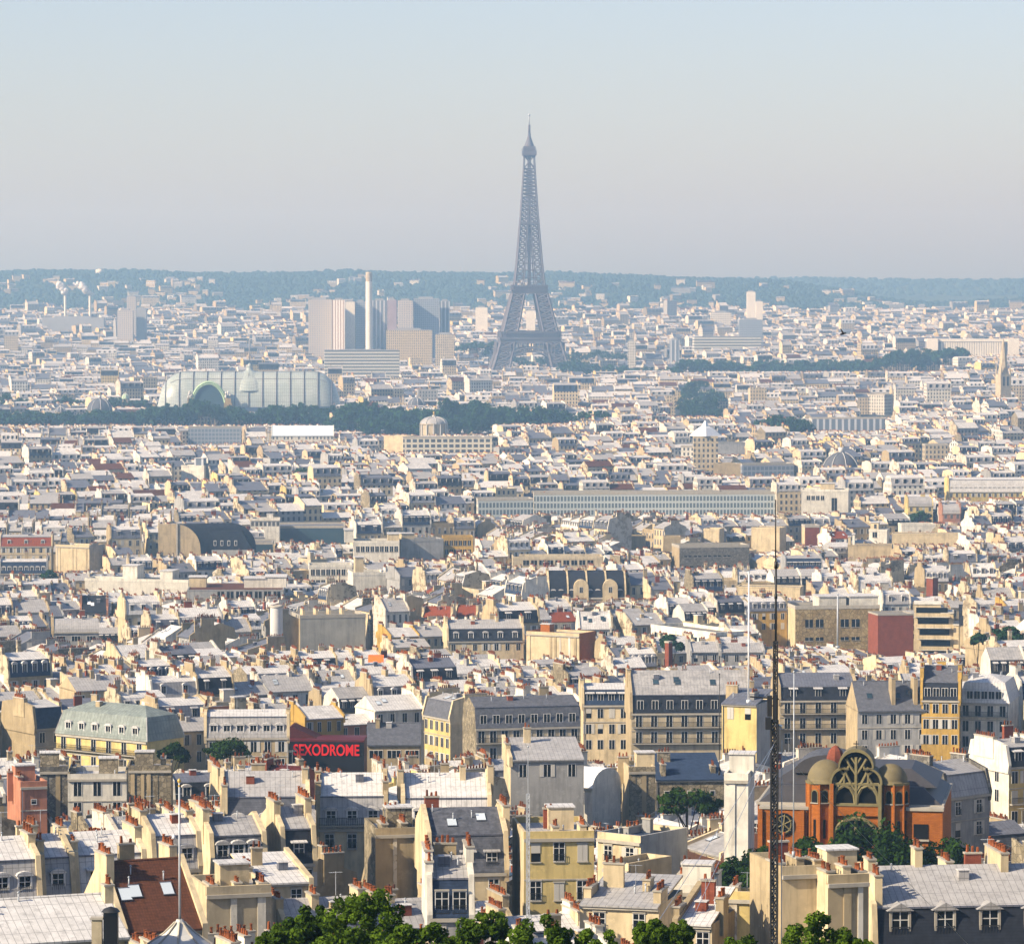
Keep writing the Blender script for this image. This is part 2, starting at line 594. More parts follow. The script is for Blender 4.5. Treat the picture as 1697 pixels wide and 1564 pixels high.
def inst(me, name, parent, M=None):
    o = bpy.data.objects.new(name, me)
    COL.objects.link(o)
    o.parent = parent
    if M is not None: o.matrix_local = M
    return o
T = Matrix.Translation
def TS(x, y, z, sx=1, sy=1, sz=1, rz=0):
    return T((x, y, z)) @ Matrix.Rotation(rz, 4, 'Z') @ Matrix.Diagonal((sx, sy, sz, 1))
# ------------------------------------------------------------------ shared house parts (origin on the wall plane, facing -y)
LIBMB, LIBME = {}, {}

def win_mb(kind, lo=False):
    m = MB()
    if kind == 'closed':
        m.box(-.55, .55, -.06, .02, 0, 1.95, 'shutter')
        m.box(-.02, .02, -.075, -.05, .05, 1.9, 'stone_cap')
    elif kind == 'shuttered':
        m.merge(win_mb('std', lo))
        for sx in (-1, 1): m.box(sx * .86 - .26, sx * .86 + .26, -.07, .0, 0, 1.9, 'shutter')
        return m
    elif kind == 'blind':
        m.box(-.5, .5, -.03, .02, 0, 1.9, 'pane')
        m.box(-.5, .5, -.06, .02, .95, 1.9, 'shutter')
    else:
        w = {'tall': .60, 'wide': 1.25, 'triple': 1.7, 'small': .38}.get(kind, .56)
        h = {'tall': 2.15, 'wide': 1.5, 'triple': 1.9, 'small': .8}.get(kind, 1.9)
        m.box(-w, w, -.025, .03, 0, h, 'pane')
        n = {'tall': 2, 'wide': 3, 'triple': 5, 'small': 1}.get(kind, 2)
        t = .036
        for i in range(n + 1):
            x = -w + 2 * w * i / n
            m.box(x - t, x + t, -.055, .0, 0, h, 'frame_white')
        m.box(-w, w, -.05, 0, h - .09, h, 'frame_white')
        if not lo:
            m.box(-w, w, -.05, 0, h * .66, h * .66 + .06, 'frame_white')
            m.box(-w, w, -.05, 0, 0, .12, 'frame_white')
    if not lo and kind != 'small':
        w = {'tall': .52, 'wide': 1.15, 'triple': 1.6}.get(kind, .5) + .12
        h = {'tall': 2.15, 'wide': 1.5, 'triple': 1.9}.get(kind, 1.9)
        m.box(-w, w, -.14, 0, -.12, 0, 'stone_cap')
        m.box(-w - .03, w + .03, -.13, 0, h, h + .16, 'stone_cap')
        if kind in ('tall', 'std') : 
            m.box(-w, w, -.20, -.15, .1, .16, 'iron'); m.box(-w, w, -.20, -.15, .8, .85, 'iron')
            for i in range(7): m.box(-w + i * w / 3 - .012, -w + i * w / 3 + .012, -.19, -.16, .1, .85, 'iron')
    return m

def dormer_mb(style, ch, lo=False):
    """dormer of cheek material ch; front face at y=0, reaching back into the roof"""
    m = MB()
    w, h, dp = .72, 1.95, 2.6
    m.box(-w, w, 0, dp, -.3, h, ch)
    if style == 'round':
        arc = [(-w - .12, h - .02)] + [((w + .12) * math.cos(math.pi * (1 - i / 6)), h + .42 * math.sin(math.pi * i / 6)) for i in range(7)] + [(w + .12, h - .02)]
        m.slab_y(arc, -.22, dp * .7, 'zinc_light')
        m.box(-w, -w + .16, -.12, 0, -.1, h, 'frame_white'); m.box(w - .16, w, -.12, 0, -.1, h, 'frame_white')
    elif style == 'ped':
        m.slab_y([(-w - .2, h), (w + .2, h), (0, h + .5)], -.28, dp * .7, 'zinc')
        m.box(-w, -w + .16, -.12, 0, -.1, h, 'stone_cap'); m.box(w - .16, w, -.12, 0, -.1, h, 'stone_cap')
    else:
        m.slab_x([(-.35, h), (-.35, h + .1), (dp, h + .75), (dp, h + .45)], -w - .2, w + .2, 'zinc_light' if style == 'shedl' else 'zinc')
    if lo:
        m.merge(win_mb('std', True), T((0, -.01, .05)))
    return m

def pot_mb(n=7, lo=False):
    m = MB()
    if lo:
        m.tube((0, 0, 0), (0, 0, .62), .15, 'pot', 4, .12)
    else:
        m.lathe((0, 0, 0), [(.16, 0), (.15, .1), (.115, .14), (.105, .6), (.14, .63), (.14, .7), (.09, .7), (.09, .5)], 'pot', 8)
    return m

def stack_mb(L, H, th, wm, npots=0, rng=None, lo=True):
    """chimney stack running along y, base at z=0"""
    m = MB()
    m.box(-th / 2, th / 2, 0, L, -2.6, H, wm, bottom=False)
    m.box(-th / 2 - .09, th / 2 + .09, -.09, L + .09, H, H + .16, 'stone_cap')
    for i in range(npots):
        y = .28 + (L - .56) * (i / max(1, npots - 1))
        hh = rng.uniform(.35, .75)
        m.tube((rng.uniform(-.08, .08), y, H + .16), (0, y, H + .16 + hh), .16, rng.choice(['pot', 'pot', 'pot', 'pot_dark']), 5, .12, smooth=False)
    return m

def vent_mb():
    m = MB()
    m.tube((0, 0, -.3), (0, 0, .7), .07, 'steel', 6)
    m.tube((0, 0, .7), (0, 0, .82), .15, 'steel', 6, .03)
    return m

def antenna_mb():
    m = MB()
    m.tube((0, 0, -.3), (0, 0, 2.4), .025, 'steel', 4)
    m.tube((-.6, 0, 2.3), (.6, 0, 2.3), .015, 'steel', 4)
    for i in range(7): m.tube((-.6 + i * .2, -.28, 2.3), (-.6 + i * .2, .28, 2.3), .012, 'steel', 4)
    return m

def hatch_mb(m_):
    m = MB()
    m.box(-.5, .5, -.45, .45, -1.0, .75, m_); m.box(-.58, .58, -.53, .53, .75, .83, 'zinc_light')
    return m

def skyl_mb(m_='sky_glass'):
    m = MB()
    m.box(-.5, .5, -.7, .7, 0, .10, 'zinc_dark', top=m_)
    m.box(-.56, .56, -.76, -.7, 0, .14, 'zinc_dark'); m.box(-.56, .56, .7, .76, 0, .14, 'zinc_dark')
    return m

def balcony_mb(w):
    m = MB()
    m.box(-w / 2, w / 2, -.75, 0, -.18, 0, 'stone_cap')
    m.box(-w / 2, w / 2, -.74, -.70, .9, .97, 'iron'); m.box(-w / 2, w / 2, -.74, -.70, .06, .12, 'iron')
    n = max(4, int(w / .22))
    for i in range(n + 1):
        x = -w / 2 + w * i / n
        m.box(x - .03, x + .03, -.735, -.705, .0, .95, 'iron', bottom=False)
    return m

def lib(key):
    if key not in LIBMB:
        k = key[0]
        LIBMB[key] = {'win': lambda: win_mb(key[1], key[2]), 'dormer': lambda: dormer_mb(key[1], key[2], key[3]), 'pot': lambda: pot_mb(),
                      'vent': vent_mb, 'hatch': lambda: hatch_mb(key[1]), 'antenna': antenna_mb, 'skylight': lambda: skyl_mb(key[1]), 'balcony': lambda: balcony_mb(key[1])}[k]()
    return LIBMB[key]

def libme(key):
    lib(key)
    if key not in LIBME: LIBME[key] = LIBMB[key].mesh(key[0])
    return LIBME[key]

# ------------------------------------------------------------------ houses
def roof_profile(kind, d, h, rise, mh):
    if kind == 'mansard':
        return [(-.2, h - .02), (-.2, h + .1), (.85, h + mh), (d / 2, h + mh + rise), (d - .85, h + mh), (d + .2, h + .1), (d + .2, h - .02)]
    if kind == 'gable':
        return [(-.45, h - .2), (-.45, h - .02), (d / 2, h + rise), (d + .45, h - .02), (d + .45, h - .2)]
    if kind == 'shed':
        return [(-.4, h - .15), (-.4, h + .02), (d + .3, h + rise), (d + .3, h + rise - .2)]
    if kind == 'curve':
        return [(-.1, h)] + [(d * .5 - d * .5 * math.cos(math.pi / 2 * i / 6) * 1.0, h + rise * math.sin(math.pi / 2 * i / 6)) for i in range(1, 7)] + [(d, h + rise * .9)]
    if kind == 'vault':
        return [(d / 2 - d / 2 * math.cos(math.pi * i / 10), h + rise * math.sin(math.pi * i / 10)) for i in range(11)]
    return [(0, h), (0, h + .02), (d, h + .02), (d, h)]

def roof_z(prof, y):
    for (y0, z0), (y1, z1) in zip(prof, prof[1:]):
        if y0 <= y <= y1 and y1 > y0: return z0 + (z1 - z0) * (y - y0) / (y1 - y0)
    return prof[0][1]

def gen_house(rng, w=12, d=11, h=17, roof='gable', R='zinc', R2=None, W='wall_cream', S=None, rise=None, mh=2.8, rows=3, cols=None,
              dorm=0, dz=0.0, dscale=1.0, dstyle='round', dch=None, fins=(1, 1), stacks=None, sky=0, skym='sky_glass', bal=(), lod=0, extra=None, win='std', base=7.0,
              closed=.12, floor=3.05, winrow0=2.55, cornice=True, mid=0, lefts=0, ribbon=False, fac_y=0.0, potdark=False, vents=1, stackh=None):
    """list of nodes (name, MB or lib key, matrix or None, children)"""
    S = S or W
    R2 = R2 or ('zinc' if R.startswith('slate') else R)
    if rise is None: rise = {'mansard': .9, 'gable': d * .5 * rng.uniform(.3, .5), 'shed': d * .22}.get(roof, 2.0)
    nodes = []
    hw = w / 2
    # walls
    b = MB()
    b.box(-hw, hw, 0, d, -base, h, S, front=W, top='gravel_roof', bottom=False)
    prof = roof_profile(roof, d, h, rise, mh)
    if roof == 'flat':
        for (x0, x1, y0, y1) in ((-hw, hw, -.04, .28), (-hw, hw, d - .28, d + .04), (-hw - .04, -hw + .26, .28, d - .28), (hw - .26, hw + .04, .28, d - .28)):
            b.box(x0, x1, y0, y1, h - .1, h + .75, S, front=W)
    if cornice and lod < 2:
        b.box(-hw, hw, -.28, 0, h - .38, h - .03, 'stone_cap')
        if rows > 1: b.box(-hw, hw, -.1, 0, h - .38 - floor, h - .22 - floor, 'stone_cap')
    if rows == 0 and lod < 2:          # flues carried up a blank wall
        x = -hw + .5
        while x < hw - .6:
            fw = rng.uniform(.35, .8)
            if rng.random() < .6: b.box(x, x + fw, -rng.uniform(.06, .16), 0, -base, h - .05, rng.choice([W, W, 'wall_beige', 'wall_flaking', 'wall_white']))
            x += fw + rng.uniform(.3, 1.2)
    elif lod < 2 and rng.random() < .7:  # rain pipe
        x = rng.choice([-hw + .25, hw - .25]); b.tube((x, -.1, -base), (x, -.1, h - .4), .06, 'zinc_dark', 5)
    nodes.append(('wall', b, None, []))
    # roof
    r = MB()
    if roof == 'mansard':
        r.prism_x(prof, -hw, hw, [R, R, R2, R2, R, R], S)
        if lod < 2: r.box(-hw, hw, .72, .9, h + mh - .06, h + mh + .1, 'zinc_dark')
    elif roof == 'hip':
        i1 = .95
        z1 = h + mh
        a = [(-hw - .2, -.2), (hw + .2, -.2), (hw + .2, d + .2), (-hw - .2, d + .2)]
        c = [(-hw + i1, i1), (hw - i1, i1), (hw - i1, d - i1), (-hw + i1, d - i1)]
        rx = max(0, hw - i1 - (d / 2 - i1))
        for i in range(4):
            j = (i + 1) % 4
            r.face([(*a[i], h + .05), (*a[j], h + .05), (*c[j], z1), (*c[i], z1)], R)
        e0, e1 = (-rx, d / 2, z1 + rise), (rx, d / 2, z1 + rise)
        r.face([(*c[0], z1), (*c[1], z1), e1, e0], R2); r.face([(*c[2], z1), (*c[3], z1), e0, e1], R2)
        r.face([(*c[1], z1), (*c[2], z1), e1], R2); r.face([(*c[3], z1), (*c[0], z1), e0], R2)
        for i in range(4): r.tube((*a[i], h + .05), (*c[i], z1), .1, 'zinc_light', 4)
        prof = roof_profile('mansard', d, h, rise, mh)
    elif roof == 'flat':
        r.box(-hw + .26, hw - .26, .28, d - .28, h, h + .12, R)
        if lod < 3 and rng.random() < .8:
            bx = rng.uniform(-hw * .5, hw * .5); by = rng.uniform(d * .35, d * .6)
            r.box(bx - 1.4, bx + 1.4, by - 1.2, by + 1.4, h + .12, h + 2.5, S)
            r.box(bx - 1.55, bx + 1.55, by - 1.35, by + 1.55, h + 2.5, h + 2.66, 'zinc_light')
    else:
        ms = [R] * (len(prof) - 1)
        r.prism_x(prof, -hw, hw, ms, S)
        if roof == 'gable' and lod < 2: r.tube((-hw, d / 2, h + rise), (hw, d / 2, h + rise), .12, 'zinc_light' if R.startswith('z') else R, 4)
    top = max(z for y, z in prof)
    nodes.append(('roof', r, None, []))
    # party walls standing proud of the roof, with chimney stacks
    pitched = roof in ('mansard', 'gable', 'shed', 'curve', 'vault')
    th = .5
    for k, sx in enumerate((-1, 1)):
        if fins[k] and pitched:
            p = MB()
            up = .42
            if roof == 'mansard':
                q = [(-.1, h - 1), (-.32, h + .3), (.55, h + mh + .45), (d / 2, top + up), (d - .55, h + mh + .45), (d + .32, h + .3), (d + .1, h - 1)]
            elif roof in ('curve', 'vault'):
                q = [(y, z + .3) for y, z in prof]; q = [(q[0][0], h - 1)] + q + [(q[-1][0], h - 1)]
            else:
                q = [(prof[0][0] - .05, h - 1)] + [(y, z + up) for y, z in prof[1:-1]] + [(prof[-1][0], h - 1)]
            x = sx * hw
            p.slab_x(q, x - th / 2, x + th / 2, S)
            nodes.append(('party_wall', p, None, []))
    if stacks is None:
        stacks = []
        for sx in (-1, 1):
            if pitched and fins[0 if sx < 0 else 1] or roof == 'flat' and rng.random() < .4:
                if rng.random() < .88:
                    L = min(d * .62, rng.uniform(2.4, 6.0))
                    y = rng.choice([d * .5 - L * .55, d * .5 - L * .3, d * .28, d * .55])
                    stacks.append((sx * (hw - (.0 if pitched else .6)), min(y, d - L), L))
                if rng.random() < .35:
                    L = rng.uniform(1.4, 2.4)
                    stacks.append((sx * (hw - (.0 if pitched else .6)), d * .05 + .6, L))
        for k in range(mid):
            L = rng.uniform(1.2, 2.6)
            stacks.append((rng.uniform(-hw * .6, hw * .6), d * .5 - L / 2 + rng.uniform(-.8, .8), L))
    for si, (x, y, L) in enumerate(stacks):
        zr = max(roof_z(prof, min(max(y + L * q, 0), d)) for q in (0, .5, 1))
        H = stackh or (rng.uniform(.45, 1.15) if pitched else rng.uniform(.7, 1.4))
        n = max(2, int(L / rng.uniform(.42, .6)))
        if lod == 0:
            c = stack_mb(L, H, .72, S, 0, rng)
            kids = []
            for i in range(n):
                yy = .28 + (L - .56) * (i / max(1, n - 1))
                sc = rng.uniform(.6, 1.1)
                kids.append(('chimney_pot', ('pot',), TS(rng.uniform(-.07, .07), yy, H + .16, 1.1, 1.1, sc), []))
        else:
            c = stack_mb(L, H, .74, S, n if lod < 3 else 0, rng)
            if lod == 3: c.box(-.22, .22, .15, L - .15, H + .16, H + .62, 'pot', bottom=False)
            kids = []
        nodes.append(('chimney', c, T((x, y, zr)), kids))
    # facade windows
    if lod < 3:
        n = cols or max(2, int(w / 2.6))
        wid = w / n
        for f_ in range(rows):
            z = h - winrow0 - f_ * floor
            for i in range(n):
                kd = win
                if rng.random() < closed: kd = rng.choice(['closed', 'blind'])
                elif win == 'std' and rng.random() < .3: kd = 'shuttered'
                nodes.append(('window', ('win', kd, lod > 0), T((-hw + wid * (i + .5), fac_y, z)), []))
        for f_ in range(lefts):
            for i in range(2):
                nodes.append(('window', ('win', 'std', lod > 0), TS(-hw, d * (.3 + .4 * i), h - winrow0 - f_ * floor, rz=R_(-90)), []))
        for f_ in bal:
            nodes.append(('balcony', ('balcony', round(w - .3, 1)), T((0, 0, h - winrow0 - f_ * floor - .05)), []))
        # dormers
        if dorm and roof in ('mansard', 'hip', 'gable', 'curve'):
            ch = dch or R
            inset = 1.3 if roof == 'hip' else .3
            wd = (w - 2 * inset) / dorm
            yb, zb = (.16, h + .28) if roof in ('mansard', 'hip') else (.9, roof_z(prof, .9) - .2)
            for i in range(dorm):
                x = -hw + inset + wd * (i + .5)
                if ribbon:
                    nodes.append(('window', ('win', 'tall', lod > 0), T((x, yb - .1, zb)), []))
                    continue
                kids = [('window', ('win', 'std', False), T((0, -.01, .05)), [])] if lod == 0 else []
                nodes.append(('dormer', ('dormer', dstyle, ch, lod > 0), TS(x, yb + dz * .22, zb + dz, dscale, 1, dscale), kids))
        # skylights on the front slope
        if sky and pitched:
            for i in range(sky):
                if roof == 'mansard': ya, yb_ = 1.2, d / 2 - .4
                elif roof == 'gable': ya, yb_ = d * .1, d * .42
                else: ya, yb_ = d * .2, d * .7
                yc = ya + (yb_ - ya) * rng.uniform(.35, .7)
                zc = roof_z(prof, yc)
                sl = math.atan2(roof_z(prof, yc + .3) - roof_z(prof, yc - .3), .6)
                x = rng.uniform(-hw * .75, hw * .75)
                nodes.append(('skylight', ('skylight', skym), T((x, yc, zc + .03)) @ Matrix.Rotation(sl, 4, 'X'), []))
        if vents and lod < 3 and roof != 'flat' and rng.random() < .55:
            y = rng.uniform(d * .3, d * .42); x = rng.uniform(-hw * .6, hw * .6)
            nodes.append(('roof_hatch', ('hatch', rng.choice(['zinc_dark', 'zinc', 'wall_beige', 'brick_red'])), T((x, y, roof_z(prof, y))), []))
        if vents and lod < 3 and rng.random() < .6:
            y = rng.uniform(d * .55, d * .8); x = rng.uniform(-hw * .7, hw * .7); L = rng.uniform(1.0, 2.2)
            nodes.append(('chimney', stack_mb(L, rng.uniform(1.0, 2.4), .6, rng.choice([S, 'brick_red', 'wall_beige']), max(2, int(L / .5)), rng), TS(x, y, roof_z(prof, y) if roof != 'flat' else h, rz=R_(90)), []))
        if vents and (lod == 0 or (lod == 1 and rng.random() < .7)):
            for i in range(vents + rng.choice([0, 1, 2])):
                y = rng.uniform(d * .3, d * .48); x = rng.uniform(-hw * .8, hw * .8)
                zz = roof_z(prof, y) if roof != 'flat' else h + .1
                nodes.append(('vent_pipe', ('vent',), T((x, y, zz)), []))
            if rng.random() < .4:
                y = d * .5; x = rng.uniform(-hw * .7, hw * .7)
                nodes.append(('antenna', ('antenna',), T((x, y, roof_z(prof, y) if roof != 'flat' else h + .1)), []))
    if extra: nodes.extend(extra)
    return nodes, top

R_ = math.radians

def instantiate(nodes, root):
    for name, g, M, kids in nodes:
        if isinstance(g, MB):
            o = g.build(name, root)
            if M is not None: o.matrix_local = M
        else:
            o = inst(libme(g), name, root, M)
        if kids: instantiate(kids, o)

def flatten(nodes, out=None, M0=None):
    out = out or MB()
    for name, g, M, kids in nodes:
        mb = g if isinstance(g, MB) else lib(g)
        MM = M if M0 is None else (M0 if M is None else M0 @ M)
        out.merge(mb, MM)
        if kids: flatten(kids, out, MM)
    return out

# ------------------------------------------------------------------ registry: what stands where
OCC = []       # (cx, cy, ux, uy, half width, half depth)
PROT = []      # (px0, px1, lowest visible py, depth)
LANDM = []     # (phrase, px, py)
CELL = {}
def obb(cx, cy, yaw, w, d):
    """footprint with its front middle at (cx, cy)"""
    c, s = math.cos(yaw), math.sin(yaw)
    return (cx - s * d / 2, cy + c * d / 2, c, s, w / 2, d / 2)

def hit(a, b, k=.9):
    dx, dy = b[0] - a[0], b[1] - a[1]
    for o in (a, b):
        for ax, ay in ((o[2], o[3]), (-o[3], o[2])):
            ra = a[4] * abs(ax * a[2] + ay * a[3]) + a[5] * abs(-ax * a[3] + ay * a[2])
            rb = b[4] * abs(ax * b[2] + ay * b[3]) + b[5] * abs(-ax * b[3] + ay * b[2])
            if abs(dx * ax + dy * ay) > (ra + rb) * k: return False
    return True

def cells(o):
    r = o[4] + o[5]
    for i in range(int((o[0] - r) // 40), int((o[0] + r) // 40) + 1):
        for j in range(int((o[1] - r) // 40), int((o[1] + r) // 40) + 1):
            yield i, j

def occupy(o):
    for c in cells(o): CELL.setdefault(c, []).append(o)

def free(o, k=.9):
    for c in cells(o):
        for q in CELL.get(c, ()):
            if hit(o, q, k): return False
    return True

def protect(x0, x1, yb, D):
    PROT.append((x0, x1, yb, D))

def ceiling_at(px0, px1, D):
    """highest z a filler may reach here without hiding a landmark behind it"""
    z = 1e9
    for x0, x1, yb, Dp in PROT:
        if Dp > D + 3 and px1 > x0 and px0 < x1:
            z = min(z, CAMZ + ray(CX, yb)[1] * D)
    return z

NIND = [0]
GH = 'apartment houses of the near quarter'
def H(label, x0, x1, ye, yb, a=0, h=18.0, d=11.0, D=None, mark=None, name='apartment_house', seed=None, w=None, cat='house', lod=None, **kw):
    """a house placed by its eave line in the photo: x0..x1 wide, eave at row ye, seen down to row yb"""
    rng = random.Random(seed if seed is not None else int(x0 * 7 + ye * 13))
    xm = (x0 + x1) / 2
    D = D or locate(xm, ye, h)
    p = at(xm, ye, D)
    h = p.z - gzf(p.x, p.y)
    yaw = R_(a)
    w = w or (x1 - x0) * D / F / max(.25, abs(math.cos(yaw) - math.sin(yaw) * p.x / D))
    if lod is None: lod = 0 if D < 560 else 1
    root = thing(name, label, cat, (p.x, p.y, p.z - h), yaw, GH if name == 'apartment_house' else None)
    nodes, top = gen_house(rng, w=w, d=d, h=h, lod=lod, **kw)
    instantiate(nodes, root)
    o = obb(p.x, p.y, yaw, w, d)
    occupy(o)
    if a < -25: occupy(obb(p.x + 13 * math.sin(yaw), p.y - 13 * math.cos(yaw), yaw, w, 12))     # empty footprint added so no neighbour shades its sunlit front
    pts = [proj(p.x + math.cos(yaw) * sx * w / 2 - math.sin(yaw) * q, p.y + math.sin(yaw) * sx * w / 2 + math.cos(yaw) * q, p.z)[0] for sx in (-1, 1) for q in (0, d)]
    protect(min(pts) + 1, max(pts) - 1, yb, D)
    LANDM.append((mark, xm, ye)) if mark else None
    NIND[0] += name == 'apartment_house'
    root['pxc'] = 0
    del root['pxc']
    return root, D, w, h
# ------------------------------------------------------------------ ground
def build_ground():
    ys = np.concatenate([np.arange(-300, 300, 30), np.arange(300, 1500, 25), np.arange(1500, 6500, 100), np.arange(6500, 12401, 75)])
    xs = np.concatenate([np.arange(-3300, -1000, 150), np.arange(-1000, 1000, 25), np.arange(1000, 3301, 150)])
    X, Y = np.meshgrid(xs, ys)
    Z = gz(X, Y)
    n, k = X.shape
    v = np.stack([X.ravel(), Y.ravel(), Z.ravel()], 1)
    i, j = np.meshgrid(np.arange(n - 1), np.arange(k - 1), indexing='ij')
    q = (i * k + j).ravel()
    f = np.stack([q, q + 1, q + k + 1, q + k], 1)
    me = bpy.data.meshes.new('ground')
    me.from_pydata(v.tolist(), [], f.tolist())
    me.polygons.foreach_set('use_smooth', [True] * len(f))
    me.materials.append(MATS['ground'])
    o = bpy.data.objects.new('ground', me)
    COL.objects.link(o)
    return struct(o)
build_ground()

# ------------------------------------------------------------------ the iron lattice tower
def build_tower():
    D = 4750.0
    cx = at(877, 500, D).x
    def zz(py): return CAMZ + ray(877, py)[1] * D
    root = thing('lattice_tower', 'tall tapering iron lattice tower with two platforms rising above the whole city', 'tower', (cx, D, 0), R(3))
    Zo = [0, 32, 56, 69, 113, 123, 154, 203, 258, 284]
    Ho = [54, 42.3, 35.2, 31.5, 20.5, 17.6, 14.2, 10.2, 6.6, 5.6]
    Hi = [31, 24, 18.6, 15.3, 6.6, 6.8, 4.2, 1.4, .3, .3]
    o = lambda z: float(np.interp(z, Zo, Ho)); i_ = lambda z: float(np.interp(z, Zo, Hi))
    m = 'tower_iron'
    def panel(mb, sx, sy, z0, z1, rc, rb, n):
        for k in range(n):
            a, b = z0 + (z1 - z0) * k / n, z0 + (z1 - z0) * (k + 1) / n
            A = [(o(a), o(a)), (o(a), i_(a)), (i_(a), i_(a)), (i_(a), o(a))]
            B = [(o(b), o(b)), (o(b), i_(b)), (i_(b), i_(b)), (i_(b), o(b))]
            for q in range(4):
                r_ = (q + 1) % 4
                P = lambda c, z: (sx * c[0], sy * c[1], z)
                mb.tube(P(A[q], a), P(B[q], b), rc, m, 4)
                mb.tube(P(A[q], a), P(B[r_], b), rb, m, 4); mb.tube(P(A[r_], a), P(B[q], b), rb, m, 4)
                mb.tube(P(B[q], b), P(B[r_], b), rb, m, 4)
    for sx in (-1, 1):
        for sy in (-1, 1):
            mb = MB()
            panel(mb, sx, sy, 2, 56, 1.7, .95, 7)
            mb.box(sx * 47 - 14, sx * 47 + 14, sy * 47 - 14, sy * 47 + 14, -3, 3, 'concrete')
            mb.build('leg', root)
            mb = MB(); panel(mb, sx, sy, 68, 113, 1.5, .95, 7); mb.build('upper_leg', root)
    # arches between the legs
    for k in range(4):
        mb = MB(); pts = []; pt2 = []
        for q in range(25):
            t = math.pi * q / 24
            pts.append((-36 * math.cos(t), -o(20 + 24 * math.sin(t)) + .5, 12 + 33 * math.sin(t)))
            pt2.append((-39.5 * math.cos(t), -o(20 + 24 * math.sin(t)) + .5, 12 + 37.5 * math.sin(t)))
        mb.path(pts, .9, m); mb.path(pt2, .9, m)
        for q in range(25): mb.tube(pts[q], pt2[q], .6, m, 4); 
        for q in range(24): mb.tube(pts[q], pt2[q + 1], .45, m, 4)
        for q in range(6, 19): mb.tube(pt2[q], (pt2[q][0], pt2[q][1] + .5, 56), .55, m, 4)
        ob = mb.build('arch', root); ob.rotation_euler = (0, 0, math.pi / 2 * k)
    def platform(name, z0, z1, hw, hole):
        mb = MB()
        for k in range(4):
            M_ = Matrix.Rotation(math.pi / 2 * k, 4, 'Z'); q = MB()
            q.box(-hw, hw, -hw, -hole, z0, z0 + (z1 - z0) * .35, m)
            q.box(-hw - .8, hw + .8, -hw - .8, -hw + 1.0, z0 + (z1 - z0) * .35, z0 + (z1 - z0) * .5, m)
            n = int(hw / 1.6)
            for c in range(n + 1):
                x = -hw + 2 * hw * c / n
                q.box(x - .35, x + .35, -hw - .3, -hw + .5, z0 + (z1 - z0) * .5, z1, m)
            q.box(-hw, hw, -hw - .4, -hw + .6, z1 - .8, z1, m)
            q.box(-hw * .8, hw * .8, -hw + 2, -hole, z0 + (z1 - z0) * .35, z1 - 1, m)
            mb.merge(q, M_)
        mb.build(name, root)
    platform('first_platform', 54.5, 69, 35.6, 15)
    platform('second_platform', 113, 123.5, 20.8, 5)
    mb = MB()
    zs = [123]
    while zs[-1] < 262: zs.append(zs[-1] + max(4.2, o(zs[-1]) * .52))
    zs[-1] = 276
    for a, b in zip(zs, zs[1:]):
        for k in range(4):
            M_ = Matrix.Rotation(math.pi / 2 * k, 4, 'Z'); q = MB()
            oa, ob_, ia, ib = o(a), o(b), i_(a), i_(b)
            rc = 1.0 if a < 200 else .85
            q.tube((-oa, -oa, a), (-ob_, -ob_, b), rc, m, 4)
            if ia > 1.0:
                q.tube((-ia, -oa, a), (-ib, -ob_, b), .7, m, 4); q.tube((ia, -oa, a), (ib, -ob_, b), .7, m, 4)
                for s in (-1, 1):
                    q.tube((s * oa, -oa, a), (s * ib, -ob_, b), .5, m, 4); q.tube((s * ia, -oa, a), (s * ob_, -ob_, b), .5, m, 4)
                    q.tube((s * ob_, -ob_, b), (s * ib, -ob_, b), .5, m, 4)
            else:
                q.tube((-oa, -oa, a), (ob_, -ob_, b), .6, m, 4); q.tube((oa, -oa, a), (-ob_, -ob_, b), .6, m, 4)
            q.tube((-ob_, -ob_, b), (ob_, -ob_, b), .6, m, 4)
            mb.merge(q, M_)
    mb.box(-2.0, 2.0, -2.0, 2.0, 123, 276, m)
    mb.box(-o(196) - .8, o(196) + .8, -o(196) - .8, o(196) + .8, 194.5, 197.5, m)
    mb.build('shaft', root)
    mb = MB()
    mb.box(-7, 7, -7, 7, 274, 276, m); mb.box(-8.3, 8.3, -8.3, 8.3, 276, 281.5, m); mb.box(-7.2, 7.2, -7.2, 7.2, 281.5, 286.5, m)
    for s in (-1, 1):
        for q in range(9):
            mb.box(-8.3 + q * 2 - .2, -8.3 + q * 2 + .2, s * 8.0 - .2, s * 8.0 + .2, 281.5, 284, m)
    mb.build('cabin', root)
    mb = MB()
    mb.lathe((0, 0, 0), [(6.0, 286.5), (5.2, 289), (4.0, 292), (2.9, 295), (2.0, 298), (1.7, 302)], m, 12)
    mb.build('dome', root)
    mb = MB()
    mb.tube((0, 0, 300), (0, 0, 312), 1.5, m, 8); mb.tube((0, 0, 312), (0, 0, 325), .65, 'steel', 6); mb.tube((0, 0, 322), (0, 0, 324.5), 1.3, 'steel', 6)
    mb.build('antenna', root)
    protect(818, 938, 600, D)
    protect(836, 918, 606, D)
    LANDM.append(('iron tower', 877, 500))
build_tower()

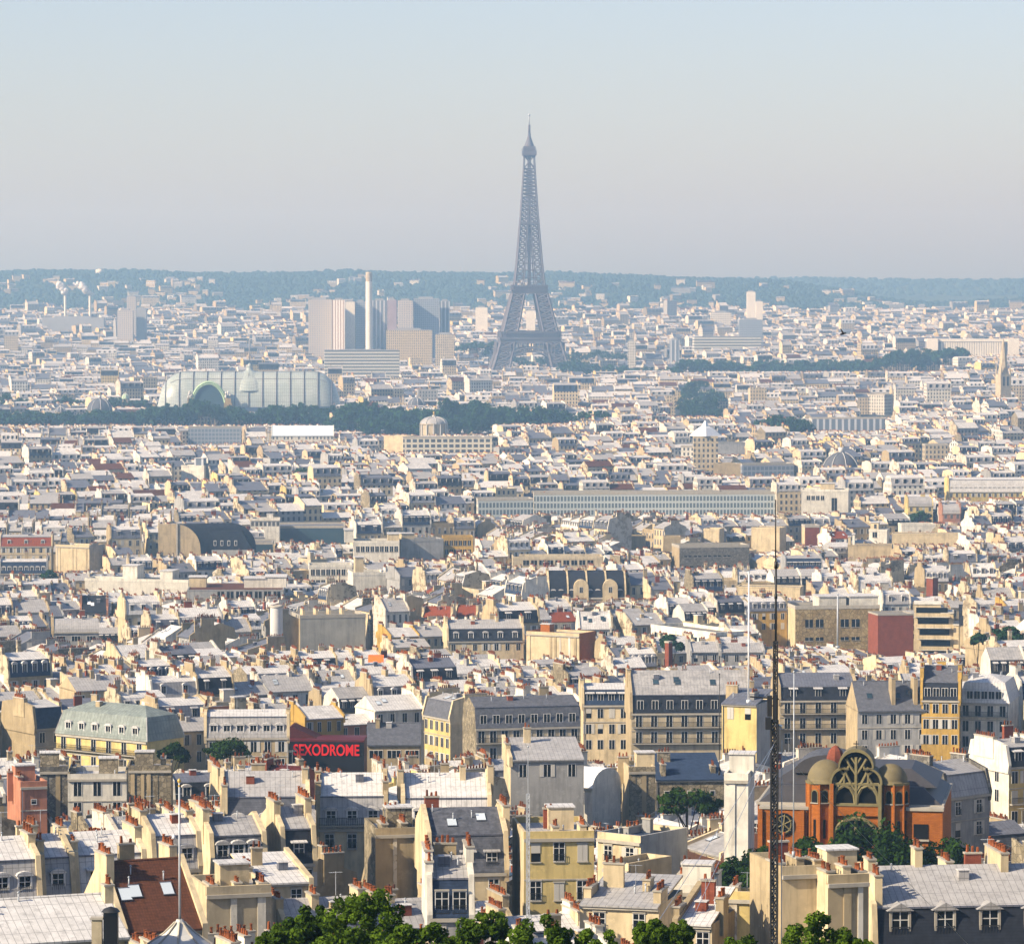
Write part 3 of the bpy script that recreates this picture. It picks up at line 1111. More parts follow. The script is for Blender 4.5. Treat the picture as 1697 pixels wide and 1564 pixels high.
# ------------------------------------------------------------------ far towers, hall, palace
def slab_tower(x0, x1, yt, yb, D, wm, label, a=0, d=22, roofm='tower_grey', name='tower_block', cap=2.5, left=None, cat='tower block', grp=None):
    px = (x0 + x1) / 2
    p = at(px, yt, D); g = gzf(p.x, D)
    w = (x1 - x0) * D / F
    root = thing(name, label, cat, (p.x, D, g), R(a), grp)
    hh = p.z - g
    m = MB(); m.box(-w / 2, w / 2, 0, d, -4, hh - cap, wm, side=left or wm, top=roofm); m.build('wall', root)
    m = MB(); m.box(-w / 2 + 1, w / 2 - 1, 1, d - 1, hh - cap, hh - cap + .4, roofm); m.box(-w * .3, w * .25, d * .2, d * .8, hh - cap + .4, hh, roofm)
    m.build('roof', root)
    protect(x0, x1, yb, D); occupy(obb(p.x, D, R(a), w, d))
    return root

G_ = 'riverside tower blocks'
for s in [
    (511, 550, 493, 562, 5200, 'tower_beige', 'wide beige tower block left of the white-striped one, first of the riverside group', 0),
    (551, 571, 494, 555, 5180, 'tower_white', 'cream tower block striped with vertical white fins beside the wide beige one', 0),
    (572, 588, 497, 560, 5220, 'tower_pale', 'plain pale grey tower block just right of the white-striped one', 0),
    (589, 606, 497, 560, 5230, 'tower_blue', 'narrow blue glass tower block left of the round white chimney', 0),
    (617, 641, 495, 560, 5240, 'tower_strip', 'dark glass tower block with pale vertical lines right of the round chimney', 0),
    (642, 657, 494, 548, 5220, 'tower_plum', 'narrow plum coloured tower block in the riverside group', 0),
    (659, 684, 495, 550, 5180, 'tower_beige', 'beige tower block of small square windows with a bright left edge', 0),
    (685, 728, 492, 550, 5200, 'tower_blue', 'broad blue grey glass tower block with roof plant', 0),
    (729, 745, 496, 552, 5230, 'tower_strip', 'slim dark tower block with white lines, last on the right of the riverside group', 0)]:
    slab_tower(*s[:7], a=s[7], left='tower_pale' if s[5] != 'tower_plum' else 'tower_plum', grp=G_)  # pale sides put the sunlight on the flanks into the colour
slab_tower(640, 716, 544, 568, 5000, 'far_cream', 'long low beige block in front of the plum and glass towers', a=0, d=14)
slab_tower(721, 753, 551, 578, 4950, 'far_buff', 'square beige block just left of the iron tower feet', a=0, d=14)
slab_tower(538, 662, 579, 594, 4500, 'office_band', 'long low office with white bands below the round chimney', a=4, d=16, cap=1)
slab_tower(788, 808, 507, 526, 5900, 'tower_pale', 'pale slab with darker middle standing alone left of the iron tower', d=12)
slab_tower(872, 887, 512, 542, 5800, 'tower_pale', 'pale slab seen between the legs of the iron tower', d=12)
slab_tower(1238, 1252, 481, 526, 6100, 'tower_pale', 'tall slim pale tower on the right, above the grey office block', d=12)
slab_tower(1253, 1264, 497, 526, 6150, 'tower_pale', 'shorter pale tower touching the tall slim one', d=12)
slab_tower(1225, 1264, 527, 562, 5300, 'tower_blue', 'square blue grey office block below the tall slim tower', d=15)
slab_tower(1150, 1262, 557, 575, 5000, 'office_band', 'long low dark office with white bands left of the grey block', a=6, d=16, cap=1)
slab_tower(1178, 1212, 515, 530, 6000, 'far_white', 'pale stepped block on the right skyline left of the slim tower', d=14)
slab_tower(194, 220, 512, 548, 5600, 'tower_beige', 'grey beige block with a taller tower behind it on the left', d=14)
slab_tower(210, 225, 489, 520, 5750, 'tower_beige', 'tall grey tower rising behind two lower blocks on the left', d=14)
slab_tower(226, 242, 509, 545, 5620, 'tower_grey', 'grey block on the right of the tall grey tower', d=14)
slab_tower(1110, 1126, 560, 592, 4700, 'tower_strip', 'small dark tower standing among trees right of the iron tower', d=12)
slab_tower(1041, 1054, 562, 590, 4650, 'far_white', 'small pale block standing among trees right of the iron tower', d=12)

def round_chimney(px, yt, D, rad, label, band=None, yb=558):
    p = at(px, yt, D); g = gzf(p.x, D); hh = p.z - g
    root = thing('factory_chimney', label, 'chimney', (p.x, D, g))
    m = MB(); m.lathe((0, 0, 0), [(rad * 1.02, -3), (rad, hh * .5), (rad * .98, hh - (12 if band else .5))], 'tower_pale', 20); m.build('shaft', root)
    m = MB()
    if band: m.lathe((0, 0, 0), [(rad * .985, hh - 12), (rad * .97, hh - 2), (rad * .97, hh), (rad * .7, hh), (rad * .7, hh - 3)], band, 20)
    else: m.lathe((0, 0, 0), [(rad * 1.2, hh - .5), (rad * 1.2, hh + .5), (rad * .7, hh + .5)], 'tower_grey', 12)
    m.build('rim', root)
    protect(px - 6, px + 6, yb, D)
    return p
round_chimney(611.5, 451, 5100, 4.3, 'thick round white chimney rising among the riverside tower blocks', 'wall_buff', 560)
smoke_at = [round_chimney(108, 489, 6000, 1.9, 'thin smoking chimney, the left one of the pair', yb=520), round_chimney(149, 489, 6000, 1.9, 'thin smoking chimney, the right one of the pair', yb=520)]
slab_tower(70, 172, 524, 538, 5950, 'tower_grey', 'long low plant building under the two smoking chimneys', d=20, name='power_plant', cat='plant')

def smoke_puff(p, lean, label):
    rng = random.Random(int(p.x))
    m = MB()
    for k in range(44):
        t = k / 43
        c = Vector((-lean * t * 1.0 + rng.gauss(0, 1.6), rng.gauss(0, 2), 2 + 17 * t ** .9 + rng.gauss(0, 1.2)))
        r_ = (1.4 + 3.4 * math.sin(math.pi * min(1, t * .8 + .12))) * rng.uniform(.6, 1.05)
        prof = [(r_ * math.sin(math.pi * q / 6) + .01, -r_ * math.cos(math.pi * q / 6)) for q in range(7)]
        m.lathe(c, prof, 'smoke', 8)
    o = m.build('smoke', None, p)
    tag(o, label, 'smoke', kind='stuff')
nb = NB('smoke')
tb = nb.n('ShaderNodeBsdfTransparent'); df = nb.n('ShaderNodeBsdfDiffuse'); ms = nb.n('ShaderNodeMixShader')
df.inputs[0].default_value = (.95, .92, .88, 1); ms.inputs[0].default_value = .42
nb.l(tb.outputs[0], ms.inputs[1]); nb.l(df.outputs[0], ms.inputs[2]); nb.l(ms.outputs[0], nb.t.nodes['Material Output'].inputs[0])
smoke_puff(smoke_at[0], 10, 'pale smoke drifting left from the left thin chimney')
smoke_puff(smoke_at[1], 20, 'taller pale smoke drifting left from the right thin chimney')

def glass_hall():
    D = 3430.0
    s = D / F                                # metres per photo pixel
    g = at(412, 690, D)
    root = thing('glass_hall', 'huge exhibition hall with barrel vaulted greenish glass roof and central dome', 'exhibition hall', (g.x, D, 0), R(2))
    zb = 125 - (677 - 470) * s               # foot of the glass
    X = lambda px: (px - 412) * s
    # stone base and lead skirt
    m = MB()
    m.box(X(250), X(575), 0, 60, -4, zb - 3, 'stone_gold', top='zinc')
    for k in range(46):
        x = X(252) + (X(573) - X(252)) * k / 45
        m.box(x - .5, x + .5, -.9, 0, 0, zb - 4, 'concrete')
    m.box(X(249), X(576), -1.3, 0, zb - 4.2, zb - 3, 'concrete')
    m.build('wall', root)
    m = MB()
    m.face([(X(250), -.5, zb - 3), (X(575), -.5, zb - 3), (X(568), 9, zb + 1.5), (X(257), 9, zb + 1.5)], 'slate_blue')
    m.face([(X(250), -.5, zb - 3), (X(257), 9, zb + 1.5), (X(257), 52, zb + 1.5), (X(250), 60, zb - 3)], 'slate_blue')
    m.face([(X(575), -.5, zb - 3), (X(575), 60, zb - 3), (X(568), 52, zb + 1.5), (X(568), 9, zb + 1.5)], 'slate_blue')
    m.build('skirt_roof', root)
    # barrel vault with rounded ends
    hgt = (677 - 617) * s; cy, ry = 30.0, 22.0
    x0, x1 = X(258), X(565); er = 24.0
    rows = []
    N = 40
    for k in range(N + 1):
        x = x0 + (x1 - x0) * k / N
        e = 1.0
        if x < x0 + er: e = math.sqrt(max(.0004, 1 - ((x0 + er - x) / er) ** 2))
        if x > x1 - er: e = math.sqrt(max(.0004, 1 - ((x - x1 + er) / er) ** 2))
        rows.append([(x, cy - ry * math.cos(math.pi * q / 14) * (.35 + .65 * e), zb + hgt * e * math.sin(math.pi * q / 14) ** .9) for q in range(15)])
    m = MB(); m.grid(rows, 'green_glass')
    for k in range(2, N - 1, 3):
        m.path([(p[0], p[1] - .3, p[2] + .3) for p in rows[k]], .45, 'tower_iron')
    for q in (4, 7, 10): m.path([(r_[q][0], r_[q][1], r_[q][2] + .3) for r_ in rows[3:-3]], .3, 'tower_grey')
    m.build('glass_vault', root)
    # cross vault with its green arch
    ax = X(346); aw = 28 * s; ah = (677 - 636) * s
    m = MB(); rows = []
    for y in (3, 12, 22, 30):
        rows.append([(ax - aw * math.cos(math.pi * q / 14), y, zb + ah * math.sin(math.pi * q / 14)) for q in range(15)])
    m.grid(rows, 'green_glass'); m.build('cross_vault', root)
    m = MB()
    for rr in (1.0, 1.07):
        m.path([(ax - aw * rr * math.cos(math.pi * q / 18), 2.6, zb + ah * rr * math.sin(math.pi * q / 18)) for q in range(19)], 1.1, 'copper_green')
    m.build('green_arch', root)
    m = MB(); m.slab_y([(ax - aw * .94 * math.cos(math.pi * q / 14), zb + ah * .94 * math.sin(math.pi * q / 14)) for q in range(15)], 3.4, 3.8, 'dark_glass'); m.build('arch_window', root)
    for px in (316, 378):
        m = MB(); xx = X(px)
        m.box(xx - 3.4, xx + 3.4, -2, 5, -2, zb + 5, 'stone_gold'); m.box(xx - 2.6, xx + 2.6, -1, 4, zb + 5, zb + 9, 'stone_gold')
        for k in range(6): m.lathe((xx + random.Random(px + k).uniform(-2, 2), 1.5, zb + 9 + k * .8), [(.2, 0), (1.1, .6), (.8, 1.6), (.1, 2.4)], 'concrete', 6)
        m.build('statue_pier', root)
    m = MB(); dx = X(412)
    m.lathe((dx, 30, zb + hgt - 3), [(21.5, -13), (18.5, -7), (15, -3), (10, 0.5), (5, 3.2), (3.0, 4.4), (2.6, 7.5), (2.8, 7.8), (1.2, 9.5), (.3, 10.5)], 'green_glass', 24)
    m.build('dome', root)
    m = MB(); m.tube((dx, 30, zb + hgt + 9), (dx, 30, zb + hgt + 32), .55, 'tower_grey', 6); m.build('flagpole', root)
    protect(255, 572, 684, D)
    occupy(obb(g.x, D, 0, 330 * s, 60))
    LANDM.append(('glass-roofed hall', 412, 650))
glass_hall()

def domed(px, yt, D, rad, label, wm='stone_gold', dm='slate_grey', yb=None, hs=1.0):
    p = at(px, yt, D); g = gzf(p.x, D); hh = p.z - g
    root = thing('domed_pavilion', label, 'pavilion', (p.x, D, g))
    zb = hh - rad * 1.35 * hs
    m = MB(); m.lathe((0, 0, 0), [(rad * 1.06, -3), (rad * 1.06, zb - .6), (rad * 1.15, zb - .6), (rad * 1.15, zb)], wm, 12, False)
    for k in range(12):
        t = 2 * math.pi * k / 12
        m.tube((rad * 1.12 * math.cos(t), rad * 1.12 * math.sin(t), zb - 9), (rad * 1.12 * math.cos(t), rad * 1.12 * math.sin(t), zb - .5), .35, 'concrete', 5)
    m.build('drum', root)
    m = MB(); m.lathe((0, 0, zb), [(rad * 1.1 * math.cos(math.pi / 2 * q / 7), rad * 1.1 * hs * math.sin(math.pi / 2 * q / 7)) for q in range(7)] + [(rad * .2, rad * 1.1 * hs)], dm, 16)
    for k in range(8):
        t = 2 * math.pi * k / 8 + .2
        m.path([(rad * 1.12 * math.cos(math.pi / 2 * q / 7) * math.cos(t), rad * 1.12 * math.cos(math.pi / 2 * q / 7) * math.sin(t), zb + rad * 1.12 * hs * math.sin(math.pi / 2 * q / 7)) for q in range(7)], .22, 'concrete')
    m.build('dome', root)
    m = MB(); m.tube((0, 0, zb + rad * 1.05 * hs), (0, 0, hh), rad * .16, 'concrete', 8); m.tube((0, 0, hh), (0, 0, hh + rad * .3), rad * .06, 'gilt', 6); m.build('lantern', root)
    r_ = rad * F / D * 1.15
    protect(px - r_, px + r_, yb or yt + 26, D); occupy((p.x, D, 1, 0, rad * 1.2, rad * 1.2))
domed(165, 655, 3330, 9.5, 'round grey dome of a small palace left of the glass hall', yb=684)
domed(100, 672, 3320, 4, 'little gilded dome at the far left above the trees', yb=690)
domed(690, 655, 3450, 7, 'small ribbed grey dome right of the glass hall', yb=672)
domed(719, 688, 2950, 9, 'round kiosk with grey conical roof standing before the dark trees', 'wall_buff', 'zinc', 718, .5)
domed(1394, 741, 2320, 10.5, 'large grey lead dome of a church in the middle distance on the right', 'beige_' if False else 'wall_beige', 'slate_grey', 775, 1.1)
domed(208, 650, 3500, 3, 'thin green topped turret left of the glass hall', 'stone_gold', 'copper_green', 676, 1.4)

def palace():
    D = 4650.0; s = D / F
    p = at(1612, 562, D); g = gzf(p.x, D)
    root = thing('colonnade_palace', 'long pale palace wing with a row of tall columns on the right', 'palace', (p.x, D, g), R(0))
    hh = p.z - g; w = 150 * s
    m = MB(); m.box(-w / 2, w / 2, 3, 24, -3, hh - 3, 'tower_grey'); m.build('wall', root)
    for k in range(26):
        x = -w / 2 + 24 * s + (w - 50 * s) * k / 25
        m = MB(); m.box(x - 1.1, x + 1.1, 0, 2.2, -2, hh - 3.2, 'tower_pale'); m.build('column', root)
    m = MB(); m.box(-w / 2 - 1, w / 2 + 1, -.6, 25, hh - 3, hh, 'tower_pale'); m.build('cornice', root)
    for x in (-w / 2 + 8 * s, w / 2 - 8 * s):
        m = MB(); m.box(x - 9 * s, x + 9 * s, -4, -.8, -2, hh + .8, 'tower_pale'); m.build('end_pavilion', root)
    protect(1535, 1697, 590, D)
palace()

def spire_church():
    D = 3480.0; p = at(1663, 560, D); g = gzf(p.x, D); s = D / F
    root = thing('church_spire', 'slender pale stone church spire on the right with pinnacles at its foot', 'spire', (p.x, D, g), R(20))
    hh = p.z - g; zb = hh - 60 * s * 1.0
    m = MB(); w = 5.0; m.box(-w, w, -w, w, -3, zb, 'wall_buff')
    for sx in (-1, 1):
        m.box(sx * 1.9 - .8, sx * 1.9 + .8, -w - .06, -w, zb - 10, zb - 2, 'void_dark')
    m.build('tower', root)
    m = MB(); m.lathe((0, 0, zb), [(4.8, 0), (3.2, 13), (1.3, 26), (.15, hh - zb)], 'wall_buff', 8, False); m.build('spire', root)
    for sx in (-1, 1):
        for sy in (-1, 1):
            m = MB(); m.lathe((sx * 4.4, sy * 4.4, zb), [(.9, -1), (.9, 3), (.1, 9)], 'wall_buff', 6, False); m.build('pinnacle', root)
    m = MB(); m.prism_x([(5, -2), (5, 14), (13, 20), (21, 14), (21, -2)], -7, 7, ['wall_buff', 'slate_grey', 'slate_grey', 'wall_buff'], 'wall_buff'); m.build('nave', root)
    protect(1650, 1676, 634, D); LANDM.append(('pale church spire', 1663, 600)); occupy((p.x, D, 1, 0, 12, 14))
spire_church()

# ------------------------------------------------------------------ middle-distance buildings of their own
def block(label, x0, x1, yt, yb, wm, a=0, d=16.0, h=None, D=None, side=None, roofm='gravel_roof', name='office_block', cat='office', para=.9, boxes=(), mark=None, wins=None, hgt=19.0, fins=None):
    """flat roofed block placed by its roof line; wins = rows of (u0, u1, drop, height, columns)"""
    xm = (x0 + x1) / 2
    D = D or locate(xm, yt, hgt)
    p = at(xm, yt, D); g = gzf(p.x, D); hh = p.z - g
    yaw = R(a)
    w = (x1 - x0) * D / F / max(.22, abs(math.cos(yaw) - math.sin(yaw) * p.x / D))
    root = thing(name, label, cat, (p.x, p.y, g), yaw)
    m = MB(); m.box(-w / 2, w / 2, 0, d, -8, hh - para, side or wm, front=wm, top=roofm)
    m.build('wall', root)
    m = MB()
    for (q0, q1, r0, r1) in ((-w / 2 - .08, w / 2 + .08, -.08, .35), (-w / 2 - .08, w / 2 + .08, d - .35, d + .08), (-w / 2 - .08, -w / 2 + .35, .35, d - .35), (w / 2 - .35, w / 2 + .08, .35, d - .35)):
        m.box(q0, q1, r0, r1, hh - para - .15, hh, wm if wm.startswith('wall') else 'stone_cap')
    m.build('parapet', root)
    for (u0, u1, v0, v1, bh, bm) in boxes:
        m = MB(); X0, X1 = -w / 2 + u0 * w, -w / 2 + u1 * w
        m.box(X0, X1, v0 * d, v1 * d, hh - para, hh + bh, bm); m.box(X0 - .25, X1 + .25, v0 * d - .25, v1 * d + .25, hh + bh, hh + bh + .25, 'zinc_light')
        m.build('roof_hut', root)
    for (u0, u1, drop, wh, n) in (wins or ()):
        for k in range(n):
            c = -w / 2 + w * (u0 + (u1 - u0) * (k + .5) / n); ww = w * (u1 - u0) / n * .36
            m = MB(); m.box(c - ww, c + ww, -.05, .05, hh - drop - wh, hh - drop, 'pane'); m.box(c - .05, c + .05, -.09, -.05, hh - drop - wh, hh - drop, 'frame_white')
            m.box(c - ww - .08, c + ww + .08, -.14, 0, hh - drop - wh - .14, hh - drop - wh, 'stone_cap')
            m.build('window', root)
    for u in fins or ():
        m = stack_mb(4, 1.3, .7, wm if wm.startswith('wall') else 'wall_cream', 8, random.Random(int(x0 + u * 100)))
        o = m.build('chimney', root); o.location = (-w / 2 + u * w, d * .3, hh)
    c, s = math.cos(yaw), math.sin(yaw)
    pts = [proj(p.x + c * sx * w / 2 - s * q, p.y + s * sx * w / 2 + c * q, p.z)[0] for sx in (-1, 1) for q in (0, d)]
    protect(min(pts), max(pts), yb, D)
    occupy(obb(p.x, p.y, yaw, w, d))
    if a < -25: occupy(obb(p.x + 13 * math.sin(yaw), p.y - 13 * math.cos(yaw), yaw, w, 12))  # empty footprint added so houses do not shade the sunlit face
    if mark: LANDM.append((mark, xm, yt))
    return root, p, w, hh, D

block('very long grey office with hundreds of white framed panes and a pale roof edge', 885, 1330, 815, 856, 'office_grid', 3, 18, mark='long grey office', side='far_white', roofm='zinc_dark', para=1.2)
block('short glass wing joined to the left end of the very long office', 792, 884, 826, 858, 'office_grid', 8, 14, side='far_white', roofm='zinc_dark')
block('white rendered block with few square windows at the right end of the long office', 1328, 1406, 811, 850, 'wall_white', -6, 15, D=1890, wins=[(.1, .5, 3, 2.0, 4), (.62, .78, 4, 6, 1)], boxes=[(.4, .7, .3, .8, 2.5, 'wall_cream')], mark='white rendered block')
block('cream office with open colonnaded top floors in front of the dark trees', 668, 816, 724, 752, 'office_cream', 4, 16, mark='colonnaded cream office', side='wall_cream')
block('pale block joined to the left of the colonnaded cream office', 636, 672, 722, 750, 'wall_cream', -30, 14)
block('dark glazed office with a cream end wall left of the dark trees', 312, 400, 707, 738, 'tower_blue', 4, 14, side='wall_cream')
block('grey long office with two rows of dark windows on the right in the middle distance', 1345, 1466, 692, 716, 'tower_strip', 4, 14, side='wall_white')
block('white flats with a blank bright face above the grey long office', 1438, 1466, 653, 694, 'far_white', -35, 14)
block('low blue glass hall with a flat grey roof in the middle distance', 455, 572, 871, 905, 'dark_glass', 3, 26, roofm='zinc_dark', hgt=16, mark='blue glass hall')
block('smaller blue glass annex in front of the blue glass hall', 382, 452, 898, 920, 'dark_glass', 2, 20, roofm='zinc_dark', hgt=14)
block('white modern building with one long strip of windows in the centre left', 586, 662, 896, 930, 'wall_white', 3, 16, wins=[(.04, .98, 2.2, 2.2, 9)], boxes=[(-.2, .0, .2, .9, 4, 'wall_white'), (.75, 1.0, .2, .8, 2.4, 'wall_cream')], mark='white modern building')
block('cream block with a bright left face beside the white modern building', 664, 735, 893, 934, 'wall_grey', 14, 12, side='wall_white', boxes=[(.05, .35, .2, .7, 2, 'wall_cream')])
block('white school wing with two rows of square windows', 512, 584, 936, 968, 'wall_white', 4, 14, wins=[(.03, .97, 1.6, 2.1, 8), (.03, .97, 5.4, 2.1, 8)], mark='white school wing')
block('pale stepped block with a white stair tower right of the school wing', 585, 640, 948, 985, 'wall_white', 10, 14, boxes=[(.1, .35, .2, .5, 5, 'wall_cream')])
block('bright white wall building with two stair huts on the left', 140, 312, 959, 986, 'wall_white', -14, 9, boxes=[(.36, .5, .1, .9, 4.4, 'wall_white'), (.72, .84, .1, .9, 2.8, 'wall_white')], mark='bright white wall building', hgt=17)
block('glazed workshop with a flat red brown roof and strip windows', 310, 470, 977, 1000, 'wall_grey', 2, 30, roofm='tile_brown', para=.2, wins=[(.3, .98, .6, 2.2, 7)], boxes=[(.0, .18, .45, .7, 3.0, 'wall_cream'), (.58, .8, .35, .7, 2.7, 'wall_white'), (.8, 1.02, .35, .75, 3.2, 'wall_white')], mark='red roofed workshop')
block('stained grey concrete party wall block with a row of pots above', 497, 606, 1018, 1085, 'stained_concrete', 14, 14, side='wall_beige', fins=(.1, .3, .5, .7), mark='stained concrete block')
block('tan stone block with big square dark windows', 1318, 1458, 1003, 1078, 'stone_gold', 8, 14, wins=[(.1, .35, 4.2, 2.4, 2), (.52, .78, 4.2, 2.4, 2), (.1, .35, 9.6, 1.0, 2), (.52, .78, 9.6, 1.0, 2)], boxes=[(.3, .62, .15, .8, 2.4, 'wall_white'), (.66, 1.0, .15, .8, 2.4, 'wall_white')], side='wall_cream', mark='tan stone block')
block('blank red brown brick wall block beside the tan stone block', 1455, 1514, 1017, 1092, 'brick_red', 10, 11, side='brick_red', para=.3, mark='red brick wall')
block('long narrow bright cream wing seen along its lit side', 1078, 1186, 1041, 1062, 'wall_white', -58, 11, wins=[(.04, .96, 2.0, 1.6, 8)], side='rubble', mark='bright cream wing')
block('long cream wall with pots along its foot behind the white pole', 1220, 1326, 972, 992, 'wall_cream', -12, 8, para=.3)
block('dark rough stone wall block with tiny windows', 1126, 1242, 903, 945, 'rubble_grey', 10, 14, wins=[(.05, .75, 4, .7, 5), (.05, .75, 8, .7, 4)], side='wall_beige', mark='dark stone block')
block('plain bright cream gable block behind the tall dark mast', 1245, 1292, 874, 918, 'wall_cream', -20, 10, para=.3)
block('narrow cream block with a bright end above the dark stone wall', 1166, 1192, 876, 902, 'wall_cream', -16, 9)
block('dark red brick narrow block right of the tall dark mast', 1334, 1358, 870, 908, 'brick_red', 5, 9, side='wall_cream')
block('white cube building with one dark square window', 1440, 1470, 877, 899, 'wall_white', -12, 9, wins=[(.15, .5, 1.2, 2.2, 1)], boxes=[(.05, .5, .2, .7, 2.6, 'far_cream')])
block('long white flat topped block above a cream wall on the right', 1494, 1550, 868, 882, 'wall_white', 3, 10)
block('long cream party wall on the right with faint pilasters', 1478, 1590, 884, 910, 'wall_cream', -8, 9, para=.3)
block('cream stepped wall block with two bright piers', 1405, 1478, 903, 934, 'wall_beige', -8, 10, para=.4, boxes=[(.0, .06, .1, .5, 3, 'wall_cream'), (.1, .15, .1, .5, 4, 'wall_white')])
block('stone yellow block at the left of a row of grey roofs', 1182, 1228, 768, 790, 'wall_beige', -5, 12)
block('grey blank office with few windows right of centre', 1180, 1236, 733, 756, 'wall_grey', 5, 12)
block('cream slab of flats with regular windows on the right', 1533, 1572, 736, 766, 'far_buff', 3, 12)
block('blue grey long roofed office below the lead dome', 1230, 1316, 768, 790, 'tower_blue', 14, 14)
block('white block of flats with square windows left of the grey blank office', 1128, 1160, 739, 760, 'far_white', -4, 12)
block('pale cream twin gabled block in the left middle distance', 300, 338, 771, 798, 'wall_white', -14, 10, boxes=[(.55, .95, .1, .7, 4, 'tower_strip')])
block('ochre fronted house with balconies amid grey roofs', 734, 784, 889, 920, 'wall_ochre', 3, 11, wins=[(.05, .95, 1.6, 2.0, 6), (.05, .95, 5.2, 2.0, 6)], roofm='zinc_dark', name='ochre_house', cat='house')
block('cream wall with two pale blind panels in the centre right', 1100, 1128, 889, 915, 'wall_beige', 0, 9)
block('beige square wall block left of the two blind panels', 1035, 1070, 888, 915, 'wall_beige', 0, 9)
block('long beige building with a flat roof and few windows in the centre', 850, 1000, 922, 945, 'wall_buff', 2, 14, wins=[(.1, .9, 1.4, 1.8, 9)])

def gable_wall_house():
    # blank quarter-round gable with a steep slate front on its right
    D = locate(318, 868, 24); s = D / F
    p = at(262, 868, D); g = gzf(p.x, D); hh = p.z - g
    root = thing('round_gable_house', 'tall house with a blank quarter round gable wall and slate front', 'house', (p.x, D, g), 0)
    poly = [(0, -6), (0, hh)] + [(70 * s * (.38 + .62 * math.sin(math.pi / 2 * q / 8)) , hh - 40 * s * (1 - math.cos(math.pi / 2 * q / 8))) for q in range(9)] + [(76 * s, -6)]
    m = MB(); m.slab_y(poly, 0, .8, 'wall_beige'); m.build('gable_wall', root)
    m = MB(); m.box(30 * s, 32.5 * s, -.5, 0, -6, hh + 1, 'stone_cap'); m.build('chimney_flue', root)
    m = MB()
    pts = [(x, z) for x, z in poly[2:]]
    for (xa, za), (xb, zb) in zip(pts, pts[1:]):
        m.face([(xa, .8, za), (xb, .8, zb), (xb + 22, 8, zb), (xa + 22, 8, za)], 'slate')
    m.build('roof', root)
    m = MB(); m.box(76 * s - .4, 76 * s + 20, 2.2, 12, -6, hh - 44 * s, 'wall_grey'); m.build('wall', root)
    m = MB(); m.slab_y([(77 * s, hh - 44 * s), (77 * s + 19, hh - 44 * s), (77 * s + 15, hh - 3), (60 * s, hh - 3)], 2.6, 9, 'slate'); m.build('mansard', root)
    for r_ in range(3):
        for k in range(5):
            m = MB(); x = 75 * s + 1.2 + k * 2.8; z = hh - 9 - r_ * 4.2
            m.box(x, x + 1.1, 2.3, 3.2, z, z + 2.1, 'frame_white'); m.box(x + .16, x + .94, 2.26, 2.3, z + .2, z + 1.9, 'pane'); m.build('dormer', root)
    protect(256, 384, 925, D); occupy(obb(p.x + 16, D, 0, 40, 12)); LANDM.append(('round gable house', 310, 890))
gable_wall_house()

def ornate_house():
    D = locate(970, 990, 17); s = D / F
    p = at(973, 990, D); g = gzf(p.x, D); hh = p.z - g
    root = thing('ornate_house', 'ornate stone house with bulging dark slate roof and two rounded gables', 'house', (p.x, D, g), R(4))
    w = 128 * s
    m = MB(); m.box(-w / 2, w / 2, 0, 13, -6, hh, 'wall_buff'); m.box(-w / 2, w / 2, -.4, 0, hh - .5, hh, 'stone_cap'); m.build('wall', root)
    H_ = 40 * s
    prof = [(-.2 + 4.2 * (q / 8) ** 2.2, hh + H_ * q / 8) for q in range(9)]
    prof = prof + [(6.5, hh + H_ * 1.08)] + [(13 - y, z) for y, z in prof[::-1]]
    for k in range(4):
        m = MB(); xa = -w / 2 + w * k / 4 + .15; xb = xa + w / 4 - .3
        m.prism_x(prof, xa, xb, 'slate', 'slate'); m.build('roof', root)
    for k in range(5):
        m = MB(); x = -w / 2 + w * k / 4
        m.slab_x([(y - .25, z + .2) for y, z in prof], x - .25, x + .25, 'wall_cream'); m.build('party_wall', root)
        m = stack_mb(3.2, 1.4, .8, 'wall_beige', 6, random.Random(k)); o = m.build('chimney', root); o.location = (x, 5, hh + H_)
    for u in (.42, .80):
        m = MB(); x = -w / 2 + w * u; r_ = 2.4
        m.slab_y([(x - r_, hh - 3)] + [(x - r_ * math.cos(math.pi * q / 10), hh + 3.2 + r_ * 1.1 * math.sin(math.pi * q / 10)) for q in range(11)] + [(x + r_, hh - 3)], -.7, 3.4, 'wall_cream'); m.build('rounded_gable', root)
    for u in (.06, .16, .3, .54, .64, .93):
        o = inst(libme(('dormer', 'round', 'wall_cream', True)), 'dormer', root, T((-w / 2 + w * u, .2, hh + .4)))
        o = inst(libme(('win', 'std', True)), 'window', root, T((-w / 2 + w * u, 0, hh - 3)))
    for u in (.42, .80):
        inst(libme(('win', 'std', True)), 'window', root, T((-w / 2 + w * u, -.7, hh + 1.6)))
        inst(libme(('win', 'std', True)), 'window', root, T((-w / 2 + w * u, -.7, hh - 2.4)))
    protect(903, 1042, 1000, D); occupy(obb(p.x, D, R(4), w, 13)); LANDM.append(('ornate slate roof', 973, 970))
ornate_house()

